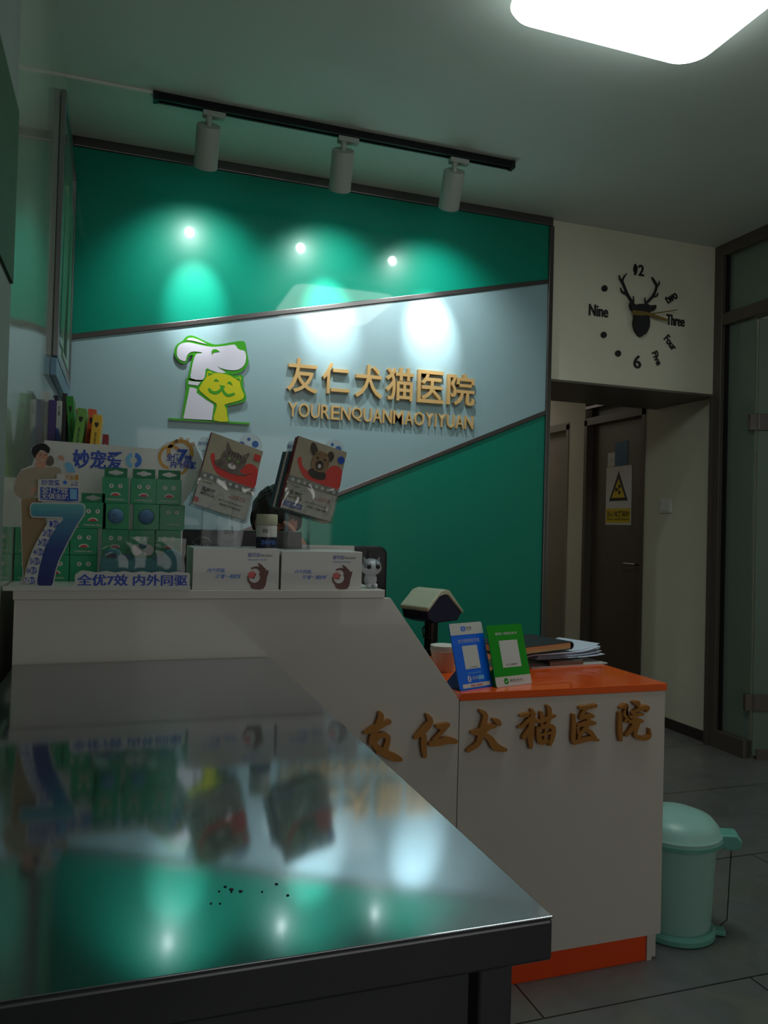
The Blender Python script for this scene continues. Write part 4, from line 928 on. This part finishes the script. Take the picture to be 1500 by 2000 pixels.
# bottle
bt_ = thing('bottle', 'small round bottle with cream cap and white and navy label', 'bottle', (PX(520, 1072, 1, 1.93).x, 1.93, 1.1525))
MB().lathe([(0, 0), (.0245, 0), (.0255, .002), (.0255, .056), (.0235, .060), (.019, .062), (0, .062)], seg=40).build('body', 'card', bt_, smooth=True)
MB().lathe([(.0257, .003), (.0259, .003), (.0259, .030), (.0257, .030)], seg=40).build('navy_label', 'navy', bt_, smooth=True)
MB().lathe([(0, .060), (.0255, .060), (.0262, .062), (.0262, .083), (.0245, .086), (0, .086)], seg=40).build('cap', 'cream', bt_, smooth=True)
lt = text_obj('lettering', 'ZHENMEI', 'blue_mid', bt_, -.018, .012, .034, .010, z=0, bold=.012); lt.matrix_basis = Matrix.Rotation(PI/2, 4, 'X') @ Matrix.Translation((0, 0, .0262))
l2 = text_obj('lettering', '超可信', 'navy', bt_, -.014, .040, .012, .010, z=0, bold=.012); l2.matrix_basis = Matrix.Rotation(PI/2, 4, 'X') @ Matrix.Translation((0, 0, .0262))
# cat figurine
cf = thing('cat_figurine', 'small grey and white big-eyed cat figurine at the counter end', 'figurine', frame((PX(724, 1150, 1, 1.93).x, 1.93, ZS+.0002)))
MB().ball((0, .022, -.004), (.0165, .020, .018), 20, 12).ball((-.008, .006, .006), (.0075, .007, .010), 12, 8).ball((.009, .006, .006), (.0075, .007, .010), 12, 8).build('body', 'cat_white', cf, smooth=True)
MB().ball((0, .052, 0), (.027, .0205, .020), 28, 16).build('head', 'cat_white', cf, smooth=True)
MB().ball((-.012, .058, .0042), (.0125, .0125, .0162), 16, 10).ball((.012, .058, .0042), (.0125, .0125, .0162), 16, 10).ball((0, .066, -.004), (.020, .010, .014), 16, 10).build('face_patch', 'cat_grey', cf, smooth=True)
for sx in (-1, 1):
    MB().lathe([(0, 0), (.0075, 0), (.004, .009), (.0006, .017)], seg=12, sy=.6).build('ear', 'cat_grey', cf, smooth=True).matrix_basis = Matrix.Translation((sx*.016, .064, 0)) @ Matrix.Rotation(math.radians(-90), 4, 'X') @ Matrix.Rotation(math.radians(sx*20), 4, 'Y')
    MB().ball((sx*.0115, .0555, .0165), (.0066, .007, .005), 16, 10).build('eye', 'eye_dark', cf, smooth=True)
MB().ball((0, .048, .019), (.002, .0015, .0015), 8, 6).build('nose', 'pinkw', cf)

# ------------------------------------------------------------------ desk items
ZD_ = .787
def pay(lab, o, yaw, lean, w_, h_, kind):
    t = thing('payment_sign', lab, 'payment sign', frame(o, yaw, lean), 'payment signs on the orange desk')
    body = 'pay_blue' if kind == 'blue' else 'pay_green'
    MB().prism(rrect(0, 0, w_, h_, .006), -.003, 0).build('board', body, t)
    MB().prism([(w_*.1, 0), (w_*.9, 0), (w_*.75, h_*.5), (w_*.25, h_*.5)], -.006, -.003).build('back_rib', body, t)
    lo = MB().prism([(0, .0), (-.055, .0), (-.003, h_*.35)], w_*.05, w_*.95, 'x')   # in (y?,z?) swapped below
    sl = MB(); yy = math.radians(lean)
    bx = .06
    sl.v = []; sl.f = []
    # wedge foot behind the board, down to the desk
    dz, dn = math.cos(yy), math.sin(yy)
    def loc(back, up): return (0, up*dz + back*dn, -back*dz + up*dn)   # world-up / world-back to face plane
    pr_ = [loc(0, 0), loc(bx, 0), loc(bx, .012), loc(.015, h_*.33)]
    for xx_ in (w_*.06, w_*.94):
        for p in pr_: sl.v.append((xx_, p[1], p[2]-.0032))
    sl.f = [(0,1,2,3), (7,6,5,4), (0,4,5,1), (1,5,6,2), (2,6,7,3), (3,7,4,0)]
    sl.build('foot', 'b_blue' if kind == 'blue' else body, t)
    if kind == 'blue':
        MB().prism(rrect(0, h_*.84, w_, h_, .006)[0:12] + [(0, h_*.82), (w_, h_*.82)], 0, .0004).build('white_header', 'card', t)
        lg_ = MB().prism(rrect(w_*.33, h_*.875, w_*.46, h_*.945, .002), .0004, .0008).build('logo_tile', 'pay_blue', t)
        text_obj('lettering', '支', 'card', lg_, w_*.35, h_*.885, w_*.09, h_*.05, z=.001, bold=.012)
        text_obj('lettering', '支付宝', 'black_print', t, w_*.48, h_*.90, w_*.17, h_*.038, z=.0006, bold=.012); text_obj('lettering', 'ALIPAY', 'black_print', t, w_*.48, h_*.878, w_*.17, h_*.014, z=.0006)
        text_obj('lettering', '支付就用支付宝', 'card', t, w_*.18, h_*.695, w_*.66, h_*.06, z=.0006, bold=.0)
        MB().box((w_*.27, h_*.30, 0), (w_*.73, h_*.65, .0004)).build('blank_code_card', 'card', t)
        text_obj('lettering', '友仁犬猫医院', 'purple', t, w_*.38, h_*.315, w_*.25, h_*.02, z=.0006)
        text_obj('lettering', '推荐使用花呗', 'blue_light', t, w_*.30, h_*.225, w_*.42, h_*.025, z=.0006)
        rg = MB().prism(circ(w_*.33, h_*.155, w_*.055, 20, h_*.05), 0, .0004).build('drop_emblem', 'card', t)
        stroke(MB(), [(w_*.35, h_*.19, .001), (w_*.325, h_*.155, .0014), (w_*.34, h_*.125, .001)], .0004, .0007).build('drop_line', 'pay_blue', rg)
        text_obj('lettering', '花呗', 'card', t, w_*.41, h_*.135, w_*.17, h_*.05, z=.0006); MB().box((w_*.60, h_*.13, 0), (w_*.78, h_*.19, .0004)).build('tag_print', 'blue_light', t)
        MB().box((w_*.10, h_*.025, 0), (w_*.93, h_*.085, .0005)).build('white_strip', 'card', t)
        text_obj('lettering', '星市集 · 扫码领红包', 'pay_red', t, w_*.34, h_*.035, w_*.38, h_*.035, z=.0008, bold=.012)
    else:
        MB().prism([(0, .006), (.002, .001), (.006, 0), (w_-.006, 0), (w_-.001, .002), (w_, .006), (w_, h_*.16), (0, h_*.16)], 0, .0004).build('white_footer', 'card', t)
        text_obj('lettering', '推荐使用微信支付', 'card', t, w_*.20, h_*.83, w_*.62, h_*.045, z=.0006, bold=.01)
        MB().box((w_*.27, h_*.30, 0), (w_*.79, h_*.74, .0004)).build('blank_code_card', 'card', t)
        text_obj('lettering', '友仁犬猫医院', 'black_print', t, w_*.36, h_*.33, w_*.32, h_*.03, z=.0006)
        ck_ = MB().prism(circ(w_*.29, h_*.085, w_*.066, 20), .0004, .0008).build('tick_emblem', 'pay_green', t)
        stroke(MB(), [(w_*.25, h_*.085, .0008), (w_*.28, h_*.068, .0008), (w_*.33, h_*.10, .0008)], .0008, .001, smooth=False).build('tick', 'card', ck_)
        text_obj('lettering', '微信支付', 'black_print', t, w_*.39, h_*.06, w_*.36, h_*.052, z=.0006)
    return t
pay('blue payment sign with white header leaning on the orange desk, left of two', (.866, 1.893, ZD_+.0005), 20, 16.5, .124, .178, 'blue')
pay('green payment sign with white footer leaning on the orange desk, right of two', (.982, 1.912, ZD_+.0005), 14.7, 16.8, .131, .169, 'green')
# cups
cps = []
cc = (.935, 2.17)
for k in range(4):
    cu_ = thing('paper_cup', ['bottom', 'second lowest', 'second highest', 'top'][k] + ' pale pink paper cup of the nested stack behind the blue sign', 'paper cup', (cc[0], cc[1], ZD_+.0005+.0045*k), 'nested paper cups')
    MB().lathe([(0, .004), (.028, 0), (.0285, .001), (.039, .062), (.0385, .062), (.028, .004), (0, .005)], seg=36).build('wall', 'cup', cu_, smooth=True)
    MB().lathe([(.0385, .0605), (.0405, .0610), (.0405, .0640), (.0385, .0645), (.0375, .0635)], seg=36).build('rim', 'cupw', cu_, smooth=True)
# papers, clipboard, notebook
cb = thing('clipboard', 'white clipboard with metal clip lying under papers on the orange desk', 'clipboard', Matrix.Translation((1.225, 2.155, ZD_)) @ Matrix.Rotation(math.radians(6), 4, 'Z'))
MB().box((0, 0, 0), (.30, .215, .004)).build('board', 'card', cb, bevel=.001)
MB().prism([(0, 0.004), (.012, .004), (.016, .012), (.008, .020), (.0, .014)], .07, .20, 'x').build('clip', 'silver', cb)
MB().tube([(.065, .006, .012), (.062, .03, .017), (.20, .03, .019), (.205, .006, .012)], .003, 8).build('clip_wire', 'black', cb)
def sheetmesh(w_, d_, z, curl=.0, th=.0012, nx=10, side=1):
    mb = MB(); 
    for j, zz in enumerate((z, z+th)):
        for i in range(nx+1):
            t = i/nx; x = w_*t; up = curl*(max(0, t-.6)/.4)**2 if side > 0 else curl*(max(0, .35-t)/.35)**2
            mb.v += [(x, 0, zz+up), (x, d_, zz+up*.6)]
    n2 = 2*(nx+1)
    for i in range(nx):
        a = 2*i; mb.f.append((a, a+2, a+3, a+1)); mb.f.append((n2+a, n2+a+1, n2+a+3, n2+a+2))
        mb.f.append((a, n2+a, n2+a+2, a+2)); mb.f.append((a+1, a+3, n2+a+3, n2+a+1))
    mb.f.append((0, 1, n2+1, n2)); mb.f.append((2*nx, n2+2*nx, n2+2*nx+1, 2*nx+1))
    return mb
for k in range(7):
    o = sheetmesh(.27-.006*(k % 3), .20, 0, .006 + .002*k).build('paper_sheet', 'paper', smooth=True)
    o.matrix_world = Matrix.Translation((1.25+.004*((k*5) % 4)+.012, 2.19+.003*k, ZD_+.0205+.0028*k)) @ Matrix.Rotation(math.radians(5+1.6*((k*3) % 5)), 4, 'Z')
    tag(o, f"loose white paper sheet, {['lowest','second','third','fourth','fifth','sixth','topmost'][k]} of the pile on the clipboard", 'paper', 'paper sheets on the clipboard')
o = sheetmesh(.24, .16, 0, -.018, th=.002, side=-1).build('paper_sheet', 'paper', smooth=True); o.matrix_world = Matrix.Translation((1.155, 2.13, ZD_+.043)) @ Matrix.Rotation(math.radians(10), 4, 'Z')
tag(o, 'white paper sheet curling down at its left, just below the black notebook', 'paper', 'paper sheets on the clipboard')
nbk = thing('notebook', 'thick black notebook with cream pages lying on top of the papers', 'notebook', Matrix.Translation((1.135, 2.115, ZD_+.046)) @ Matrix.Rotation(math.radians(14), 4, 'Z') @ Matrix.Rotation(math.radians(-1.5), 4, 'Y'))
MB().box((0, .0, 0), (.255, .19, .0022)).box((0, .0, .0222), (.255, .19, .0245)).prism([(.253, 0.0), (.262, .006), (.263, .018), (.253, .0245), (.253, .0222), (.258, .016), (.257, .007), (.253, .0022)], .0, .19, 'y').build('cover', 'notebook', nbk, bevel=.0006)
MB().box((.0, .004, .0024), (.252, .186, .022)).build('pages', 'pages', nbk)
# scale with display head on post
sc = thing('scale_display', 'cream and navy electronic display head on a dark post behind the counter', 'scale', (1.07, 2.60, 0))
MB().box((-.05, -.12, 0), (.20, .20, .045)).build('platform', 'steel_dark', sc, bevel=.008)
MB().tube([(0, .0, .04), (-.0, .0, .80)], .014, 16).tube([(0, 0, .78), (0, 0, .89)], .024, 16).build('post', 'black', sc)
hd = bpy.data.objects.new('head', None)
prof_ = [(-.10, .035), (-.035, .088), (-.005, .095), (.020, .090), (.105, .012), (.100, .004), (.015, .072), (-.005, .076), (-.035, .070), (-.095, .020)]
shell = MB().prism(prof_, -.065, .065, 'y').build('head_cover', 'cream', sc, bevel=.006)
bodyp = [(-.095, .020), (-.035, .070), (-.005, .076), (.015, .072), (.098, .006), (.075, -.020), (-.045, -.022), (-.085, -.008)]
bd = MB().prism(bodyp, -.060, .060, 'y').build('head_body', 'navy', sc, bevel=.004)
MB().box((-.115, -.02, .0), (-.085, .02, .012)).build('rear_arm', 'black', bd)
for o in (shell, bd): o.location = (0, 0, .905); o.rotation_euler = (0, 0, math.radians(28))
MB().tube([(-.01, -.02, .89), (-.045, -.03, .86), (-.04, -.03, .83), (-.012, -.02, .82)], .003, 8).build('cable', 'black', sc)
# monitor
mn = thing('computer_monitor', 'black computer monitor seen from behind with round silver logo', 'monitor', (.29, 2.40, .755))
mw0, mw1 = -.262, .254
MB().box((mw0, 0, .085), (mw1, .025, .437)).build('back_housing', 'black', mn, bevel=.004)
MB().prism([(mw0+.08, .13), (mw1-.08, .13), (mw1-.13, .34), (mw0+.13, .34)], -.022, 0, 'y').build('rear_bulge', 'black', mn, bevel=.004)
MB().box((-.04, .0, .005), (.04, .02, .2)).build('neck', 'black', mn); MB().box((-.12, -.05, 0), (.12, .12, .008)).build('foot', 'black', mn, bevel=.003)
LC = PX(395, 1062, 1, 2.378)
lgm = MB()
c0_ = (LC.x-.29, LC.z-.012-.755); 
o = MB().tube([(c0_[0]+.032*math.cos(a*PI/12), -.024, c0_[1]+.032*math.sin(a*PI/12)) for a in range(25)], .0011, 6, cap=False).build('logo_ring', 'silver', mn)
tl = text_obj('lettering', 'DELL', 'silver', mn, 0, 0, .046, .015, z=0, bold=.0); tl.matrix_basis = frame((c0_[0]-.023, -.0245, c0_[1]-.004))

# ------------------------------------------------------------------ chair and person
chair = thing('office_chair', 'black leather office chair back behind the counter', 'chair', (.74, 2.98, 0))
MB().prism(rrect(-.30, .50, .29, 1.135, .035), -.0, .075, 'y').build('backrest', 'leather', chair, bevel=.012)
MB().box((.205, -.006, .53), (.211, .0, 1.12)).build('backrest_seam', 'black', chair)
MB().box((-.27, -.50, .42), (.27, .02, .50)).build('seat', 'leather', chair, bevel=.02)
MB().tube([(0, -.22, .06), (0, -.22, .42)], .028).build('post', 'black', chair)
for k in range(5):
    a = 2*PI*k/5+.3
    lgk = MB().tube([(0, -.22, .09), (.28*math.cos(a), -.22+.28*math.sin(a), .065)], [.022, .014]).build('leg', 'black', chair)
    MB().ball((.28*math.cos(a), -.22+.28*math.sin(a), .028), .028, 12, 8).build('castor', 'black', lgk)
for sx in (-1, 1): MB().box((sx*.25-.02, -.40, .66), (sx*.25+.02, -.05, .69)).box((sx*.25-.015, -.24, .45), (sx*.25+.015, -.20, .66)).build('armrest', 'black', chair, bevel=.006)

pr = thing('person', 'person with short black hair and dark top sitting behind the counter, head bowed', 'person', (0, 0, 0))
hx_, hy_, hz_ = .523, 2.72, 1.225
P = []; Ed = []
def V_(x, y, z, r): P.append((x, y, z, r)); return len(P)-1
pel = V_(.60, 2.80, .575, (.15, .11)); sp1 = V_(.59, 2.83, .72, (.125, .10)); sp2 = V_(.57, 2.85, .88, (.145, .11)); sp3 = V_(.555, 2.83, 1.00, (.155, .10)); nk = V_(.54, 2.80, 1.085, (.055, .055)); nk2 = V_(.53, 2.765, 1.14, (.05, .05)); hdv = V_(.525, 2.74, 1.18, (.055, .06))
Ed += [(pel, sp1), (sp1, sp2), (sp2, sp3), (sp3, nk), (nk, nk2), (nk2, hdv)]
def arm(sgn, el, wr, pl, fdir, fside, curl):
    sh = V_(.555+sgn*.165, 2.81, 1.0, .055); e = V_(*el, .040); w = V_(*wr, .026); p1 = V_(*pl, (.030, .016))
    Ed.extend([(sp3, sh), (sh, e), (e, w), (w, p1)])
    d = Vector(fdir).normalized(); s_ = Vector(fside).normalized(); c_ = Vector(curl).normalized(); base = Vector(pl)
    for j, ln in enumerate((.068, .078, .072, .056)):
        b = base + s_*(.024-.016*j) + d*.028; k0 = V_(*b, .009); k1 = V_(*(b+d*ln*.5+c_*.010), .0082); k2 = V_(*(b+d*ln*.8+c_*.030), .0075)
        Ed.extend([(p1, k0), (k0, k1), (k1, k2)])
    t0_ = V_(*(base+s_*.034-d*.008), .0105); t1_ = V_(*(base+s_*.052+d*.022+c_*.012), .009)
    Ed.extend([(p1, t0_), (t0_, t1_)])
# right arm of the picture: elbow on desk, fingers near the cheek; other arm on the keyboard
arm(1, (.70, 2.62, .86), (.615, 2.62, 1.08), (.590, 2.63, 1.145), (-.35, 0, .9), (-.3, -.9, 0), (-.9, -.1, 0))
arm(-1, (.36, 2.68, .83), (.42, 2.54, .80), (.45, 2.50, .79), (.4, -.9, 0), (.9, .4, 0), (0, 0, -1))
for sgn in (-1, 1):
    hip = V_(.60+sgn*.09, 2.78, .555, .085); kn = V_(.58+sgn*.11, 2.46+.04*sgn, .52, .058); an_ = V_(.58+sgn*.11, 2.50, .10, .040); ft = V_(.58+sgn*.11, 2.41, .045, .036)
    Ed.extend([(pel, hip), (hip, kn), (kn, an_), (an_, ft)])
body = skin('body', P, Ed, 'skin', pr, 2)
# clothing grown a little over the same skeleton
P = []; Ed = []
pel = V_(.60, 2.80, .60, (.165, .125)); sp1 = V_(.59, 2.83, .72, (.14, .115)); sp2 = V_(.57, 2.85, .88, (.16, .125)); sp3 = V_(.555, 2.83, 1.00, (.172, .115)); nk = V_(.545, 2.81, 1.065, (.07, .07))
Ed += [(pel, sp1), (sp1, sp2), (sp2, sp3), (sp3, nk)]
for sgn, el, wr in ((1, (.70, 2.62, .86), (.625, 2.62, 1.055)), (-1, (.36, 2.68, .83), (.405, 2.57, .805))):
    sh = V_(.555+sgn*.165, 2.81, 1.0, .068); e = V_(*el, .052); w = V_(*wr, .038); Ed += [(sp3, sh), (sh, e), (e, w)]
skin('shirt', P, Ed, 'shirt', pr, 2)
P = []; Ed = []
pel = V_(.60, 2.80, .58, (.165, .12))
for sgn in (-1, 1):
    hip = V_(.60+sgn*.09, 2.78, .56, .098); kn = V_(.58+sgn*.11, 2.46+.04*sgn, .525, .070); an_ = V_(.58+sgn*.11, 2.50, .14, .052); Ed += [(pel, hip), (hip, kn), (kn, an_)]
skin('trousers', P, Ed, 'trouser', pr, 2)
for sgn in (-1, 1): MB().ball((.58+sgn*.11, 2.43, .045), (.048, .12, .045), 16, 10).build('shoe', 'black', pr, smooth=True)
# head, bowed a little, built as part of the figure
HM = Matrix.Translation((hx_, hy_, hz_)) @ Matrix.Rotation(math.radians(-12), 4, 'Z') @ Matrix.Rotation(math.radians(38), 4, 'X')
def hshape(p):
    q = p.copy()
    if p.z < 0: q.x *= 1-.28*(-p.z)**1.5; q.y = q.y*(1-.10*(-p.z)) - .05*(-p.z)
    if p.y < -.55: q.y = -.55-(abs(p.y)-.55)*.75
    r2 = (p.x/.16)**2 + ((p.z+.12)/.22)**2
    if p.y < 0: q.y -= .20*math.exp(-r2)
    for sx in (-1, 1):
        r3 = ((p.x-sx*.36)/.16)**2 + ((p.z-.08)/.12)**2
        if p.y < 0: q.y += .09*math.exp(-r3)
    return q
hd_ = MB().ball((0, 0, 0), (.076, .095, .112), 48, 36, hshape)
for sx in (-1, 1): hd_.ball((sx*.078, .008, -.004), (.010, .018, .030), 12, 10)
hv = bmesh.new(); tmp = hd_.build('head_tmp', 'skin', None, smooth=True)
tmp.data.transform(HM)
# merge the head into the body mesh so the figure is one surface
bmh = bmesh.new(); bmh.from_mesh(body.data); bmh.from_mesh(tmp.data); bmh.to_mesh(body.data); bmh.free(); bpy.data.objects.remove(tmp)
for p in body.data.polygons: p.use_smooth = True
for sx in (-1, 1):
    e = MB().ball((sx*.028, -.079, .010), (.012, .006, .005), 12, 8).build('eye', 'eye_white', pr, smooth=True); e.data.transform(HM)
    e = MB().ball((sx*.028, -.084, .009), (.005, .003, .0045), 10, 6).build('iris', 'black_print', pr, smooth=True); e.data.transform(HM)
    e = MB().tube([(sx*.014, -.089, .026), (sx*.028, -.088, .030), (sx*.044, -.078, .026)], .0025, 6).build('eyebrow', 'hair', pr); e.data.transform(HM)
e = MB().tube([(-.022, -.082, -.050), (0, -.089, -.052), (.022, -.082, -.050)], .0035, 8).build('lips', 'b_red', pr, smooth=True); e.data.transform(HM)
def hairfn(p):
    q = p.copy(); k = 1
    if p.y < -.25 and p.z < .35: q = Vector((p.x*.9, p.y*.80, max(p.z, .18)))
    elif p.z < -.35: q.z = -.35+(p.z+.35)*.3; q.x *= .94
    w_ = 1+.02*math.sin(p.x*22+p.y*9)+.015*math.sin(p.y*31)
    return q*w_
hr_ = MB().ball((0, .006, .012), (.088, .106, .118), 48, 30, hairfn).build('hair', 'hair', pr, smooth=True); hr_.data.transform(HM)

# ------------------------------------------------------------------ books on a cabinet at the back left
YK = 2.80; ZK = 1.335
cbn = thing('book_cabinet', 'low white cabinet at the left wall carrying the books, mostly hidden', 'cabinet', (XL+.014, YK-.2, 0))
MB().box((0, .0, .0), (.30, .60, ZK)).build('carcass', 'counter', cbn)
for z0, z1 in ((.08, .68), (.70, 1.30)):
    d_ = MB().box((.02, -.018, z0), (.278, -.001, z1)).build('door', 'counter', cbn, bevel=.001); MB().box((.25, -.034, (z0+z1)/2-.05), (.258, -.018, (z0+z1)/2+.05)).build('handle', 'silver', d_)
books = [ # name, material, px left top x, px width, top y, lean deg, depth offset, label
 ('folder', 'b_white', 88, 9, 764, 0, .00, 'tall white folder against the left wall, leftmost of the books'),
 ('binder', 'purple', 95, 13, 781, 0, -.012, 'purple and white binder second from the left wall'),
 ('folder', 'navy', 104, 9, 772, 0, .19, 'dark navy folder peeking out behind the purple binder'),
 ('book', 'b_white', 110, 10, 783, 0, -.006, 'white book with black title and blue lower half'),
 ('folder', 'black', 121, 9, 768, 0, .01, 'black folder left of the bright green book'),
 ('book', 'b_green', 128, 13, 775, -5, .0, 'tall bright green book leaning right'),
 ('book', 'b_white', 141, 5, 780, -5, .19, 'thin pale book just right of the tall green book'),
 ('book', 'b_orange', 148, 4, 800, -5, .19, 'thin orange book between the two green books'),
 ('book', 'b_lgreen', 151, 17, 796, 6, -.19, 'light green book leaning left, with dark emblem'),
 ('book', 'b_orange', 172, 15, 798, 5, .004, 'orange book with dark emblem between green and yellow books'),
 ('book', 'b_yellow', 181, 17, 809, 4, -.19, 'yellow book with dark emblem in front of the orange book'),
 ('book', 'b_red', 200, 11, 848, 2, .0, 'short dark red book, rightmost of the books'),
]
for nm, m_, xl, wpx, yt, lean, dy, lab in books:
    y_ = YK+.02+dy; tp = PX(xl, yt, 1, y_); wd = wpx/(FPX/(y_*.947)); hh = (tp.z-ZK)/math.cos(math.radians(lean))
    bx0 = tp.x-math.sin(math.radians(lean))*hh
    t = thing(nm, lab, 'book' if nm == 'book' else 'folder', frame((bx0+.001, y_, ZK+.0006+(wd*math.sin(math.radians(-lean)) if lean < 0 else 0)), 0, 0, -lean if True else 0), 'books at the back left')
    MB().box((0, 0, -.17), (wd, hh, 0)).build('spine', m_, t, bevel=.0012)
    if m_ in ('b_lgreen', 'b_orange', 'b_yellow', 'b_green') and wpx > 8:
        MB().prism(smooth2([(wd*.5, hh*.80), (wd*.72, hh*.86), (wd*.6, hh*.89), (wd*.5, hh*.87), (wd*.4, hh*.89), (wd*.28, hh*.86)], n=2), 0, .0004).build('emblem', 'black_print', t)
        text_obj('lettering', '兽\n医\n学', 'black_print', t, wd*.36, hh*.50, wd*.26, hh*.24, z=.0004)
    if m_ == 'purple':
        MB().prism([(0, 0), (wd, 0), (wd, hh*.38), (wd*.3, hh*.45), (0, hh*.50)], 0, .0005).build('white_lower', 'b_white', t)
    if nm == 'book' and m_ == 'b_white' and wpx > 8:
        MB().prism([(0, 0), (wd, 0), (wd, hh*.55), (wd*.4, hh*.66), (0, hh*.66)], 0, .0005).build('blue_lower', 'b_blue', t)
        text_obj('lettering', '犬\n猫', 'black_print', t, wd*.3, hh*.82, wd*.4, hh*.12, z=.0005)
    if m_ == 'b_red': text_obj('lettering', '中', 'pinkw', t, wd*.2, hh*.72, wd*.6, wd*.8, z=.0005)

# ------------------------------------------------------------------ boards and posters on the left wall
YE = YW-.03
nb_ = thing('notice_board', 'aluminium framed notice board on the left wall above the books', 'notice board', (XL, 0, 0))
MB().box((.001, 2.95, 1.78), (.020, 2.98, 2.72)).box((.001, 2.98, 1.78), (.020, YE, 1.80)).box((.001, 2.98, 2.69), (.020, YE, 2.72)).box((.001, YE-.03, 1.80), (.020, YE, 2.69)).build('frame', 'alu', nb_, bevel=.003)
MB().box((.001, 2.98, 1.80), (.012, YE-.03, 2.69)).build('board', 'wall_tile', nb_)
for i, (y0, y1, z0, z1, m_, lab) in enumerate([(2.99, 3.22, 1.86, 2.44, 'poster', 'pale green poster on the notice board, nearer one'), (3.25, 3.60, 1.84, 2.50, 'poster', 'pale green poster on the notice board, further one beside the logo wall')]):
    t = thing('poster', lab, 'poster', (XL+.0125, 0, 0), 'posters on the notice board')
    MB().box((0, y0, z0), (.004, y1, z1)).build('sheet', m_, t)
    MB().prism([(y0+.02, z0+.02), (y0+(y1-y0)*.5, z0+.02), (y0+(y1-y0)*.5, z1-.06)], .004, .0045, 'x').build('dark_print', 'poster_dark', t)
tag(MB().box((XL+.001, 2.90, 1.705), (XL+.020, YE, 1.765)).build('blue_banner', 'poster_blue'), 'pale blue banner strip below the notice board', 'banner')
tag(MB().box((XL+.0105, 1.15, 1.70), (XL+.016, 1.785, 2.06)).build('wall_poster', 'poster_dark'), 'dark green poster on the near left wall at the picture edge', 'poster')
